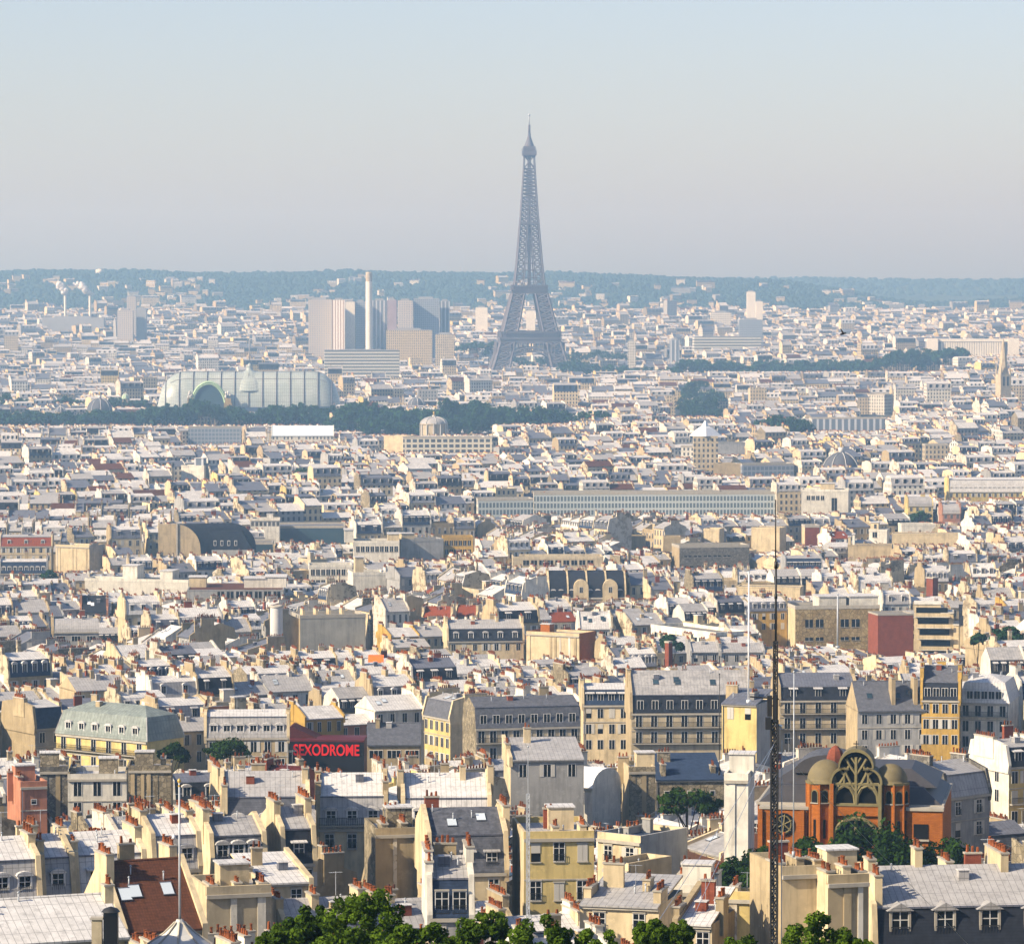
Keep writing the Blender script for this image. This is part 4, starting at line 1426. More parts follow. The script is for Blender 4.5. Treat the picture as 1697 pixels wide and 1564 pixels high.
def balcony_house():
    D = locate(1550, 1003, 20); s = D / F
    p = at(1552, 1003, D); g = gzf(p.x, D); hh = p.z - g
    root = thing('terraced_flats', 'cream flats stepping down in terraces with long balconies beside the red brick wall', 'flats', (p.x, D, g), R(-6))
    w = 74 * s
    for k, (x0, x1, z1, y0) in enumerate([(-.5, .1, hh, 3), (.1, .38, hh - 2.6, 2), (.38, .5, hh - 6, 1)]):
        m = MB(); m.box(x0 * w, x1 * w, y0, 14, -6, z1, 'wall_cream'); m.box(x0 * w - .1, x1 * w + .1, y0 - .2, 14.1, z1, z1 + .3, 'wall_white'); m.build('wall', root)
    for k in range(5):
        z = hh - 3.4 - k * 3.3
        m = MB(); x0 = -.5 * w + k * .5; x1 = .3 * w + k * .25
        m.box(x0, x1, .2 - k * .25, 2.9, z - .2, z, 'wall_white'); m.box(x0, x1, .2 - k * .25, .4 - k * .25, z, z + 1.05, 'wall_cream')
        m.build('balcony', root)
        m = MB(); m.box(x0 + .6, x1 - .6, 1.92, 2.0, z + .3, z + 2.6, 'pane'); m.build('window', root)
    m = MB(); m.prism_x([(1, hh - 6), (2.5, hh - 2), (5, hh)], .5 * w, .5 * w + 6, 'slate', 'slate'); m.box(.5 * w, .5 * w + 6, 1.2, 13, -6, hh - 6, 'wall_cream'); m.build('side_wing', root)
    protect(1512, 1600, 1085, D); occupy(obb(p.x, D, 0, w + 6, 14))
balcony_house()

def cyl_chimney(px, yt, D, r_, wm, label, yb, hh=None, n=16):
    p = at(px, yt, D); g = gzf(p.x, D); hh = p.z - g
    root = thing('tall_chimney', label, 'chimney', (p.x, D, g))
    m = MB(); m.lathe((0, 0, 0), [(r_ * 1.05, -3), (r_, hh - .4)], wm, n, n > 6); m.build('shaft', root)
    m = MB(); m.lathe((0, 0, 0), [(r_ * 1.15, hh - .4), (r_ * 1.15, hh), (r_ * .7, hh), (r_ * .7, hh - 1)], 'stone_cap', n, n > 6); m.build('rim', root)
    protect(px - r_ * F / D, px + r_ * F / D, yb, D); occupy((p.x, D, 1, 0, r_ + 1, r_ + 1))
cyl_chimney(458, 1003, 1085, 1.7, 'concrete', 'thick round concrete flue left of the stained concrete block', 1058)
cyl_chimney(1545, 956, 1300, 1.9, 'brick_red', 'square dark red brick chimney above the terraced flats', 995, n=4)
cyl_chimney(1108, 1062, 960, .9, 'brick_red', 'thin dark red brick chimney among grey roofs right of centre', 1090, n=4)

def pyramid():
    D = 2350.0; p = at(1169, 697, D); g = gzf(p.x, D); hh = p.z - g; s = D / F
    root = thing('pyramid_roof_block', 'pale building with a white stepped pyramid roof beside a white slab', 'building', (p.x, D, g))
    m = MB(); m.box(-20 * s, 20 * s, -20 * s, 20 * s, -4, hh - 25 * s, 'far_buff'); m.build('wall', root)
    m = MB(); m.lathe((0, 0, 0), [(27 * s, hh - 25 * s), (12 * s, hh - 12 * s), (6 * s, hh - 9 * s), (.4, hh)], 'white_paint', 4, False); m.build('roof', root)
    protect(1146, 1192, 724, D); occupy((p.x, D, 1, 0, 10, 10))
pyramid()
# ------------------------------------------------------------------ the brick church
def build_church():
    D = 466.0; S = F / D
    p = at(1418, 1340, D); g = gzf(p.x, D)
    root = thing('brick_church', 'orange brick church with olive domes and a pointed traceried gable behind dark trees', 'church', (p.x, D, g), R(-9))
    X = lambda px: (px - 1418) / S
    Z = lambda py: CAMZ + ray(1418, py)[1] * D - g
    B = 'brick_orange'
    # nave and wings
    m = MB(); m.box(X(1250), X(1560), 3.2, 24, -6, Z(1341), B)
    m.box(X(1248), X(1562), 3.0, 24.2, Z(1341), Z(1337), 'stone_cap'); m.build('wall', root)
    m = MB(); m.box(X(1257), X(1336), 1.2, 3.2, -6, Z(1345), B); m.box(X(1255), X(1338), 1.05, 3.2, Z(1345), Z(1341), 'stone_cap')
    for px in (1258, 1328): m.box(X(px - 3), X(px + 3), .9, 1.2, -6, Z(1346), B)
    m.build('side_wing', root)
    m = MB(); m.box(X(1501), X(1561), 1.6, 3.2, -6, Z(1344), 'brick_orange'); m.box(X(1500), X(1563), 1.4, 3.2, Z(1344), Z(1339), 'stone_cap')
    m.build('side_wing', root)
    m = MB(); m.box(X(1513), X(1537), 1.5, 1.6, Z(1392), Z(1366), 'void_dark'); m.box(X(1511), X(1539), 1.3, 1.6, Z(1394), Z(1391), 'stone_cap')
    m.build('window', root)
    # roofs
    m = MB()
    for (x0, x1, y0, y1, zb, zt, ins) in ((1248, 1562, 3.0, 24, 1340, 1312, 2.6), (1262, 1548, 6.5, 22, 1314, 1288, 3.2)):
        a = [(X(x0), y0), (X(x1), y0), (X(x1), y1), (X(x0), y1)]; c = [(X(x0) + ins, y0 + ins), (X(x1) - ins, y0 + ins), (X(x1) - ins, y1 - ins), (X(x0) + ins, y1 - ins)]
        for i in range(4):
            j = (i + 1) % 4
            m.face([(*a[i], Z(zb)), (*a[j], Z(zb)), (*c[j], Z(zt)), (*c[i], Z(zt))], 'church_slate')
        m.face([(*q, Z(zt)) for q in c], 'church_slate')
    m.build('roof', root)
    m = MB(); rows = []
    for y in (4, 8, 12):
        rows.append([(X(1362) - 4.0 * math.cos(math.pi * q / 12), y + 4, Z(1296) + 2.2 * math.sin(math.pi * q / 12)) for q in range(13)])
    m.grid(rows, 'slate_grey'); m.face(rows[0][::-1], 'church_slate'); m.build('vault_roof', root)
    m = MB(); m.lathe((X(1376), 7.5, Z(1272)), [(1.1, -1), (1.05, .3), (.8, 1.1), (.35, 1.6), (.05, 1.75)], 'brick_red', 8, False)
    m.build('lantern', root)
    # flank turrets: octagonal brick towers with paired arched windows and domes
    for cx, r_ in ((1357, 1.62), (1481, 1.55)):
        t = MB()
        t.lathe((X(cx), 2.2, 0), [(r_, -6), (r_, Z(1300))], B, 8, False)
        t.lathe((X(cx), 2.2, 0), [(r_ + .14, Z(1302)), (r_ + .2, Z(1298)), (r_, Z(1298))], 'olive_stone', 8, False)
        for i in range(8):
            a = math.pi / 4 * i + math.pi / 8 - math.pi / 8
            t.tube((X(cx) + r_ * math.cos(a), 2.2 + r_ * math.sin(a), -4), (X(cx) + r_ * math.cos(a), 2.2 + r_ * math.sin(a), Z(1300)), .16, B, 5)
        t.build('turret', root)
        for k in (-1, 0, 1):
            a = -math.pi / 2 + k * math.pi / 4 + 0.0
            a += math.pi / 8 if cx < 1400 else math.pi / 8
            rr = r_ * math.cos(math.pi / 8)
            wmb = MB()
            pts = [(-.34, 0)] + [(-.34 * math.cos(math.pi * q / 8), 1.0 + .42 * math.sin(math.pi * q / 8)) for q in range(9)] + [(.34, 0)]
            wmb.slab_y([(x * 1.28, z * 1.08) for x, z in pts], -.06, .02, 'olive_stone'); wmb.slab_y(pts, -.09, -.02, 'void_dark')
            wmb.box(-.5, .5, -.16, 0, -.12, 0, 'stone_cap')
            wmb.box(-.15, .15, -.05, .02, -4.2, -2.0, 'void_dark')
            o = wmb.build('window', root)
            o.matrix_local = T((X(cx) + rr * math.cos(a), 2.2 + rr * math.sin(a), Z(1332))) @ Matrix.Rotation(a + math.pi / 2, 4, 'Z')
    for cx, rx, zt in ((1366, 2.25, 1263), (1474, 2.0, 1268)):
        dm = MB(); zb = Z(1299); hh = Z(zt) - zb
        dm.lathe((X(cx), 2.6, zb), [(rx + .12, -.12), (rx + .12, .05)] + [(rx * math.cos(math.pi / 2 * q / 9), hh * math.sin(math.pi / 2 * q / 9)) for q in range(10)], 'olive_roof', 20)
        dm.build('dome', root)
    # gable: trefoil hood, dark sheet standing for the shaded interior behind, stone tracery in front
    def arc(cx, cy, r_, a0, a1, n=10):
        return [(X(cx + r_ * math.cos(R(a0 + (a1 - a0) * i / n))), Z(cy - r_ * math.sin(R(a0 + (a1 - a0) * i / n)))) for i in range(n + 1)]
    outer = [(X(1378), Z(1338))] + arc(1400, 1297, 22, 180, 72, 10) + arc(1418, 1273, 27, 200, -20, 14)[1:-1] + arc(1436, 1297, 22, 108, 0, 10) + [(X(1458), Z(1338))]
    m = MB(); m.slab_y(outer, .85, 1.6, 'void_dark'); m.build('shaded_opening', root)
    m = MB()
    cen = (X(1418), Z(1300))
    big = [(cen[0] + (x - cen[0]) * 1.10, cen[1] + (z - cen[1]) * 1.10) for x, z in outer]
    for i in range(len(outer) - 1):
        a, b, c, d = outer[i], outer[i + 1], big[i + 1], big[i]
        m.face([(a[0], .1, a[1]), (b[0], .1, b[1]), (c[0], .1, c[1]), (d[0], .1, d[1])], 'olive_stone')
        m.face([(d[0], .1, d[1]), (c[0], .1, c[1]), (c[0], 3.6, c[1]), (d[0], 3.6, d[1])], 'olive_roof')
        m.face([(a[0], .1, a[1]), (b[0], .1, b[1]), (b[0], .9, b[1]), (a[0], .9, a[1])], 'olive_stone')
    m.build('hood', root)
    m = MB()
    def bar(pts, r_=.17): m.path([(x, .55, z) for x, z in pts], r_, 'olive_stone', 5)
    P = lambda *q: [(X(a), Z(b)) for a, b in q]
    bar(P((1418, 1385), (1418, 1255)), .22)
    bar(P((1380, 1300), (1456, 1300)), .2); bar(P((1380, 1333), (1456, 1333)), .1)
    for s in (-1, 1):
        q = lambda dx, y: (1418 + s * dx, y)
        bar(P(q(37, 1333), q(35, 1318), q(29, 1308), q(19, 1302), q(9, 1307), q(3, 1318), q(1, 1333)), .2)
        bar(P(q(37, 1320), q(30, 1303), q(20, 1288)), .18)
        bar(P(q(0, 1312), q(8, 1300), q(16, 1284), q(20, 1272)), .18)
        bar(P(q(20, 1302), q(20, 1284), q(12, 1270)), .17); bar(P(q(20, 1284), q(30, 1276)), .17)
        bar(P(q(0, 1285), q(10, 1270), q(17, 1258)), .17)
        bar(P(q(0, 1268), q(8, 1256)), .15)
    m.build('tracery', root)
    m = MB(); m.box(X(1379), X(1457), .35, 1.6, Z(1352), Z(1334), B); m.box(X(1379), X(1457), .25, .6, Z(1336), Z(1333.5), 'olive_stone'); m.build('brick_panel', root)
    m = MB(); m.box(X(1372), X(1464), .3, 3.2, -6, Z(1400), B)
    pts = [(X(1380), -2)] + [(X(1418 - 38 * math.cos(math.pi * q / 14)), Z(1392 - 36 * math.sin(math.pi * q / 14))) for q in range(15)] + [(X(1456), -2)]
    m.slab_y(pts, .6, 1.0, 'void_dark'); m.build('portal', root)
    m = MB(); m.path([(x, .35, z) for x, z in pts[1:-1]], .24, 'olive_stone', 5); m.box(X(1376), X(1460), .7, 1.6, Z(1400), Z(1352), B)
    m.build('portal_arch', root)
    for px in (1378, 1458):
        m = MB(); m.box(X(px) - .2, X(px) + .2, .0, 1.6, -6, Z(1299), 'olive_stone' if px > 1400 else B); m.build('pier', root)
    # round window with star tracery
    m = MB(); c = (X(1297), 1.1, Z(1370))
    pts = [(c[0] + 1.05 * math.cos(2 * math.pi * i / 20), c[1], c[2] + 1.25 * math.sin(2 * math.pi * i / 20)) for i in range(21)]
    m.path(pts, .14, 'void_dark', 5); m.path([(c[0] + (x - c[0]) * .8, y - .03, c[2] + (z - c[2]) * .8) for x, y, z in pts], .10, 'olive_stone', 5)
    m.slab_y([(x, z) for x, y, z in pts[:-1]], c[1] - .02, c[1] + .1, 'void_dark')
    for k in range(3):
        t = math.pi * k / 3 + .4
        m.path([(c[0] - math.cos(t), c[1] - .08, c[2] - math.sin(t) * 1.2), (c[0] + math.cos(t), c[1] - .08, c[2] + math.sin(t) * 1.2)], .09, 'olive_stone', 4)
    m.build('rose_window', root)
    m = MB(); m.path([(X(1418), .6, Z(1244)), (X(1418), .6, Z(1228))], .06, 'iron', 4); m.path([(X(1418) - .35, .6, Z(1233)), (X(1418) + .35, .6, Z(1233))], .06, 'iron', 4)
    m.build('cross', root)
    protect(1245, 1562, 1420, D)
    protect(1176, 1292, 1500, 420); protect(1292, 1610, 1464, 436)
    occupy((p.x + (X(1405)), D + 12, 1, 0, 11.5, 12.5))
    LANDM.append(('orange brick church', 1405, 1320))
build_church()

# ------------------------------------------------------------------ the club front with red letters
def build_club():
    D = locate(541, 1228, 13.5); p = at(541, 1228, D); g = gzf(p.x, D); hh = p.z - g; s = D / F
    root = thing('club_building', 'black fronted club with large glowing red letters and maroon roof edge', 'club', (p.x, D, g), R(-4))
    w = 126 * s
    m = MB(); m.box(-w / 2, w / 2, 0, 9, -5, hh, 'maroon', front='sign_black', top='tile_dark'); m.build('wall', root)
    m = MB(); m.prism_x([(-.15, hh - .1), (-.15, hh + .25), (3, hh + .5), (9, hh + .2)], -w / 2, w / 2, 'maroon', 'maroon')
    m.slab_y([(-w / 2, hh + .2), (-w / 2 + 5.6, hh + .2), (-w / 2 + .4, hh + 2.6), (-w / 2, hh + 2.6)], 1.5, 8, 'tile_dark'); m.build('roof', root)
    cu = bpy.data.curves.new('lettering', 'FONT')
    cu.body = 'SEXODROME'; cu.align_x = 'CENTER'; cu.align_y = 'CENTER'; cu.extrude = .12; cu.offset = .035; cu.size = 2.0
    tmp = bpy.data.objects.new('lettering_curve', cu); COL.objects.link(tmp)
    dg = bpy.context.evaluated_depsgraph_get()
    me = bpy.data.meshes.new_from_object(tmp.evaluated_get(dg))
    bpy.data.objects.remove(tmp)
    nb = NB('neon_red')
    nb.done((.50, .010, .008), .5, .2)
    nb.b.inputs['Emission Color'].default_value = (1, .010, .008, 1); nb.b.inputs['Emission Strength'].default_value = .14
    me.materials.clear(); me.materials.append(MATS['neon_red'])
    o = bpy.data.objects.new('lettering', me); COL.objects.link(o); o.parent = root
    xs = [v.co.x for v in me.vertices]; ys = [v.co.y for v in me.vertices]
    k = 110 * s / (max(xs) - min(xs)); kz = 19 * s / (max(ys) - min(ys))
    o.matrix_local = T((0, -.16, hh - 1.75)) @ Matrix.Rotation(R(90), 4, 'X') @ Matrix.Diagonal((k, kz, 1, 1))
    protect(478, 606, 1262, D); occupy(obb(p.x, D, R(-4), w, 9)); LANDM.append(('red lettered club front', 541, 1240))
build_club()

# ------------------------------------------------------------------ near houses placed by hand
WC, WW, WB, WY, WO, WG, WS, WF = ['wall_' + k for k in ('cream', 'white', 'beige', 'yellow', 'ochre', 'grey', 'salmon', 'buff')]
# --- row across the middle (photo rows 1110-1260)
H('yellow corner house with grey green mansard, seven round dormers and a long balcony', 92, 243, 1222, 1248, -38, d=9.5, h=17, roof='hip', R='zinc_green', R2='zinc_green', W=WY, S=WY, dorm=6, dstyle='round', bal=(0,), rows=2, mh=4.2, rise=1.6, cols=6, closed=0, mark='yellow corner house', win='tall')
H('beige house with a blank gable wall and blue grey zinc front at the far left', 58, 105, 1206, 1250, 34, d=13, h=18, roof='mansard', R='slate_blue', R2='zinc_light', W=WG, S=WB, rows=2, mh=3.6, fins=(1, 0), mark='beige blank gable')
H('grey house with six round dormers and an iron balcony behind two dark trees', 340, 478, 1222, 1262, 3, h=17, roof='mansard', R='zinc', R2='zinc_light', W=WB, S=WC, dorm=6, rows=3, cols=6, mh=3.6, bal=(1,), dch='zinc', mark='six-dormered grey house')
H('small grey roofed house with two wide windows right of the red lettered club', 608, 698, 1233, 1256, 2, h=14, d=11, roof='gable', R='slate_grey', rise=3.4, W=WB, rows=1, cols=3, win='wide', fins=(0, 0), closed=0, stacks=[(-3, 4, 1.2)])
H('house with a bright yellow lit street front and small slate mansard', 702, 746, 1188, 1248, -60, h=17, d=9, roof='mansard', R='slate_grey', W=WY, S=WC, rows=3, cols=5, mh=3.2, sky=2, mark='bright lit yellow front', closed=.05)
H('long house with dark slate mansard, eight windows in it and a rubble end wall', 788, 962, 1205, 1236, 13, h=18, d=11, roof='mansard', R='slate_grey', R2='slate_grey', W=WF, S='rubble', rows=2, cols=9, dorm=8, ribbon=True, mh=3.7, rise=1.5, closed=0, bal=(0,), fins=(0, 0), stacks=[], win='tall', mark='long slate mansard')
H('tall cream house with four flat topped white dormers in a dark attic', 966, 1043, 1168, 1236, 2, h=19, d=13, roof='mansard', R='slate_blue', R2='zinc_light', W=WC, S=WC, rows=3, cols=4, dorm=4, dstyle='shedl', mh=2.9, rise=.8, closed=.2, mark='tall cream house')
H('wide dark slate house with two black balconies and skylights in a grey roof', 1046, 1248, 1181, 1240, 3, h=19, d=13, roof='mansard', R='slate', R2='zinc', W=WF, S=WB, rows=2, cols=8, dorm=8, ribbon=True, mh=3.3, rise=4.2, sky=4, skym='dark_glass', bal=(0, 1), closed=0, win='tall', mark='wide dark slate house')
H('small cream house showing a bare lit gable beside the tall dark mast', 1196, 1254, 1166, 1212, -22, h=16, d=8, roof='shed', R='zinc_dark', W=WY, S=WG, rows=1, cols=2, closed=1, fins=(0, 0), stacks=[(1.5, 2, 2.6)], win='std', D=650)
H('buff house with two iron balconies and dark attic of skylights behind the dark mast', 1292, 1420, 1160, 1232, 4, h=19, d=12, roof='mansard', R='slate', R2='zinc_dark', W=WF, S=WB, rows=3, cols=5, mh=2.6, rise=2.4, dorm=3, dstyle='shedl', bal=(0, 1), closed=.05, win='tall', mark='balconied buff house')
H('pale grey house with slate roof and two tall cream chimneys right of the buff house', 1421, 1540, 1177, 1240, 6, h=18, d=12, roof='gable', R='slate_grey', W=WG, S=WB, rise=5.2, rows=3, cols=5, closed=.1, sky=3, skym='dark_glass', fins=(0, 0), stacks=[(.2, .8, 3.2), (4.6, .8, 3.2)], stackh=2.6, mark='twin-chimneyed house')
H('narrow ochre house with glazed two storey slate attic', 1527, 1590, 1160, 1232, -8, h=20, d=11, roof='mansard', R='slate', R2='slate_grey', W=WO, S=WO, rows=3, cols=4, dorm=4, ribbon=True, mh=3.4, rise=3.0, sky=0, closed=.1, win='std', mark='narrow ochre house')
H('white corner house with pale zinc mansard, tall dark windows and balcony', 1590, 1672, 1165, 1222, -14, h=19, d=16, roof='hip', R='zinc_light', R2='zinc_light', W=WW, S=WW, rows=3, cols=4, dorm=5, ribbon=True, mh=4.0, rise=1.2, bal=(0,), closed=0, win='tall', mark='white corner house')
# --- rows 1250-1420
H('white and yellow house with dark attic at the right edge', 1672, 1730, 1269, 1345, 26, h=18, d=11, roof='mansard', R='slate', W=WY, S=WW, rows=3, cols=3, dorm=2, dstyle='shedl', lefts=2, closed=.1, bal=(1,), mark='white and yellow house')
H('orange tiled little house tucked beside the white and yellow house', 1628, 1662, 1330, 1352, -30, h=12, d=8, roof='gable', R='tile_red', rise=3.4, W=WC, rows=1, cols=2, fins=(0, 0), stacks=[])
H('house with a tapering rough stone gable right of the brick church', 1570, 1640, 1318, 1402, 42, h=17, d=10, roof='mansard', R='zinc', R2='zinc', W=WG, S='rubble_grey', rows=2, cols=2, mh=3, rise=1.5, mark='rough stone gable')
H('salmon pink walled house at the left edge', 34, 78, 1303, 1395, 18, h=18, d=10, roof='flat', R='zinc', W=WS, S=WS, rows=2, cols=1, win='small', closed=0, stacks=[(-1.5, 2, 2.4)], mark='salmon pink wall')
H('white house with a ladder like duct between two rubble walls', 112, 210, 1290, 1345, 4, h=17, d=9, roof='flat', R='zinc_light', W=WW, S='rubble', rows=2, cols=3, closed=.1, win='tall', mark='white house between rubble walls')
H('rough stone wall block left of the white house with the duct', 66, 112, 1278, 1345, 6, h=18, d=8, roof='flat', R='zinc', W='rubble_grey', S='rubble', rows=0, stacks=[(0, 3, 3)])
H('rough stone wall block right of the white house with the duct', 211, 284, 1276, 1322, 3, h=17, d=8, roof='flat', R='zinc', W='rubble', S='rubble', rows=0, stacks=[(-2, 3, 3.6), (2, 3, 3.2)])
H('house with a dark red tiled gable roof behind the grey slate house', 420, 492, 1312, 1322, -20, h=16, d=10, roof='gable', R='tile_dark', rise=3.2, W=WC, S='brick_red', rows=1, fins=(1, 0), stacks=[(-3.2, 3.4, 2.6)], mark='dark red gable roof')
H('grey slate mansard house with three round dormers and a white end stack', 368, 511, 1382, 1404, 4, h=17, d=12, roof='mansard', R='slate_grey', R2='zinc', W=WC, S=WC, rows=1, cols=3, dorm=3, mh=4.4, rise=2.6, dch='zinc', stacks=[(-4.9, .2, 2.0), (4.9, 3.4, 2.0)], stackh=.8, mark='slate house with three dormers')
H('pale zinc house with planted balcony in front of its dormers', 527, 640, 1372, 1380, 3, h=17, d=12, roof='mansard', R='zinc', R2='zinc_light', W=WC, S=WB, rows=1, dorm=3, mh=3.8, rise=2.4, bal=(-1,), mark='planted balcony house')
H('pale zinc house with three white dormers and a terracotta stack on its ridge', 668, 812, 1372, 1382, 3, h=17, d=12, roof='mansard', R='zinc_light', R2='zinc_light', W=WC, S=WC, rows=1, dorm=3, mh=3.6, rise=2.6, dch='zinc_light', stacks=[(2.2, 4.4, 1.8), (5.6, 3, 3), (-5.6, 3, 4)], mark='three white dormers')
H('white rendered house with a barrel shaped white roof in the centre', 908, 982, 1303, 1345, -30, h=15, d=9, roof='vault', R='white_paint', rise=2.6, W=WW, S=WW, rows=1, cols=2, fins=(0, 0), stacks=[(-2.5, 2, 1.4)], mark='barrel shaped white roof')
H('white flat roofed cube left of the barrel roofed house', 842, 902, 1300, 1330, -18, h=15, d=10, roof='flat', R='zinc_light', W=WW, S=WW, rows=1, cols=3, win='small', closed=0, stacks=[])
H('pale house with an L shaped grey roof under the long slate mansard', 846, 968, 1258, 1290, 6, h=15, d=10, roof='shed', R='zinc', W=WG, S=WC, rows=1, cols=3, fins=(1, 0), mark='L shaped grey roof', D=590)
H('rubble walled house with a very dark slate roof left of the white slab', 1086, 1200, 1291, 1310, 5, h=15, d=10, roof='shed', R='slate_blue', rise=3.0, W='rubble', S='rubble', rows=1, cols=3, closed=0, win='small', fins=(0, 0), stacks=[(-4, 1, 2.2), (4, 2, 2)], mark='very dark slate roof')
H('square rubble block with cream edges in the centre right', 1042, 1086, 1278, 1328, 6, h=17, d=8, roof='flat', R='zinc', W='rubble', S=WC, rows=0, stacks=[])
H('blank tall white party wall slab standing left of the brick church', 1200, 1240, 1292, 1392, -8, h=20, d=9, roof='flat', R='zinc_light', W=WW, S=WW, rows=0, stacks=[], vents=0, D=450, mark='white party wall slab')
# --- foreground (rows 1400-1564)
H('large house with black slate attic, pedimented dormers and wide grey roof, bottom right corner', 1450, 1760, 1588, 1640, 7, h=17, d=16, roof='mansard', R='slate', R2='zinc', W=WC, S=WC, rows=1, dorm=4, dz=1.5, dscale=1.4, dstyle='ped', dch='slate', mh=4.7, rise=2.9, fins=(1, 0), cornice=False, D=368, mark='black slate attic',
  stacks=[(-8.2, 1.3, 2.4), (-8.2, 4.2, 2.2), (-3.0, 7.6, 1.8), (-6.0, 14.0, 1.2), (5.0, 6.5, 6.5), (1.5, 14, 3.5)], stackh=1.7)
H('tall cream chimney wall house between the dark mast and the black slate attic', 1296, 1362, 1448, 1545, 15, h=19, d=9, roof='flat', R='zinc', W=WC, S=WB, rows=0, stacks=[(-1.6, 1, 3), (.2, 1, 3), (1.7, .5, 2.5)], D=352, mark='tall cream chimney wall')
H('cream stepped stack house touching the black slate attic', 1372, 1440, 1462, 1545, 15, h=19, d=8, roof='flat', R='zinc', W=WB, S=WC, rows=0, stacks=[(-1.5, .5, 2.4), (0, .4, 3), (1.5, .5, 2.8)], D=350)
H('house with huge blank beige stack wall and rubble side in the centre foreground', 622, 702, 1382, 1462, 10, h=21, d=9, roof='flat', R='zinc', W=WB, S='rubble', rows=0, stacks=[(-1.6, .4, 3.4), (.6, .4, 3)], D=445, mark='huge beige stack wall')
H('slate grey house with three shed dormers and potted terrace', 712, 840, 1446, 1465, 8, h=17, d=12, roof='mansard', R='slate_grey', R2='slate_grey', W=WC, S=WC, rows=1, dorm=3, dstyle='shed', mh=4.0, rise=2.4, sky=2, dch='slate', stacks=[(4.6, 3, 5)], D=432, mark='three shed dormers')
H('cream house with two tiers of dark French windows under a flat grey roof', 868, 985, 1388, 1490, 6, h=19, d=12, roof='flat', R='zinc', W=WY, S=WC, rows=2, cols=3, floor=4.2, closed=.4, win='tall', stacks=[(0, 3, 2), (3, 3, 3)], D=430, mark='cream house with French windows')
H('cream lit house with a blue flat roof right of the French windows', 990, 1062, 1392, 1440, -38, h=18, d=9, roof='flat', R='slate_blue', W=WC, S=WG, rows=1, cols=2, stacks=[(-2, 4, 2.4)], D=448)
H('beige penthouse cube with a rooftop hatch in the right foreground', 1000, 1042, 1440, 1472, -40, h=15, d=7, roof='flat', R='zinc_light', W=WC, S=WB, rows=0, stacks=[], D=400, mark='beige penthouse cube')
H('grey flat roofed terrace house in front of the penthouse cube', 960, 1092, 1500, 1530, -14, h=15, d=11, roof='shed', R='zinc', rise=1.4, W=WC, S=WC, rows=1, fins=(0, 0), stacks=[(-3.5, 2, 3.5), (1.5, 5, 2), (3.4, 1, 3.2)], D=372)
H('pale low roofed house with parapet left of the dark tree clump', 1100, 1178, 1478, 1512, -10, h=15, d=6, roof='flat', R='zinc', W=WW, S=WW, rows=1, cols=2, stacks=[(-1, 3, 2.6), (2, 5, 3)], D=385)
H('cream house with a low grey roof and big pot stack in the right foreground', 1120, 1180, 1530, 1564, -16, h=15, d=9, roof='shed', R='zinc_light', W=WC, S=WB, rows=1, fins=(1, 0), stacks=[(-1.8, .5, 2.4), (1.6, 3, 2)], D=350)
H('cream parapet wall house topped by a long row of pots beside the dark tree clump', 1200, 1286, 1490, 1530, -12, h=14, d=2.6, roof='flat', R='zinc_light', W=WY, S=WC, rows=0, fins=(0, 0), stacks=[(-1.6, .2, 2.2), (1.0, .2, 2.2)], D=384)
H('blue slate mansard house between pale walls behind the foreground leaves', 712, 782, 1520, 1564, 4, h=16, d=10, roof='mansard', R='slate_blue', R2='zinc', W=WG, S=WW, rows=1, dorm=2, ribbon=True, win='small', mh=3.4, rise=1.6, D=362, mark='blue slate mansard')
H('blank cream wall house with rows of pots above the foreground leaves', 342, 450, 1480, 1564, 16, h=18, d=8, roof='flat', R='zinc', W=WF, S=WC, rows=0, stacks=[(-2.4, .2, 3), (0, .4, 3.4), (2.4, .4, 2.8)], D=375, mark='blank cream wall')
H('house with a brown tiled roof and skylights left of the blank cream wall', 205, 338, 1540, 1564, 24, h=15, d=12, roof='gable', R='tile_brown', rise=5.4, W=WC, S=WC, rows=1, sky=3, fins=(1, 1), stacks=[(-3.6, 4, 3.4), (3.0, 6, 3)], D=352, mark='brown tiled roof')
H('house with an orange tiled slope behind the pole with a finial', 292, 360, 1402, 1420, 16, h=14, d=9, roof='gable', R='tile_red', rise=3.0, W=WC, S=WC, rows=1, fins=(1, 1), D=452, mark='orange tiled slope')
H('bottom left house with a broad pale zinc roof and black flue', -40, 215, 1558, 1600, 22, h=14, d=12, roof='gable', R='zinc_light', rise=2.6, W=WC, S=WC, rows=1, fins=(0, 0), stacks=[(6, 4.5, 1.0)], D=318, mark='broad pale zinc roof')
H('pale zinc mansard house with round dormers, left of three at the left edge', -20, 66, 1490, 1510, 20, h=16, d=11, roof='mansard', R='zinc', R2='zinc_light', W=WC, S=WC, rows=1, dorm=2, mh=3.6, rise=1.8, D=382)
H('pale zinc mansard house with one round dormer beside a stepped pot wall', 72, 122, 1484, 1505, 20, h=16, d=11, roof='mansard', R='zinc', R2='zinc_light', W=WC, S=WC, rows=1, dorm=1, mh=3.6, rise=1.8, D=388)
H('pale zinc mansard house with round and flat dormers and a climbing bush', 128, 242, 1478, 1495, 20, h=16, d=11, roof='mansard', R='zinc_light', R2='zinc_light', W=WC, S=WC, rows=1, dorm=2, dstyle='shedl', mh=3.6, rise=1.8, D=392, mark='zinc house with a climbing bush')
H('grey mansard house with two dormers behind the pole with a finial', 256, 332, 1440, 1460, 20, h=16, d=11, roof='mansard', R='zinc', R2='zinc_light', W=WC, S=WC, rows=1, dorm=2, mh=3.4, rise=1.8, D=418)
H('slate house with white edged dormers left of the blank pot wall', 352, 440, 1432, 1445, 16, h=16, d=11, roof='mansard', R='slate_grey', R2='zinc', W=WC, S=WC, rows=1, dorm=3, mh=3.0, rise=1.6, D=432)
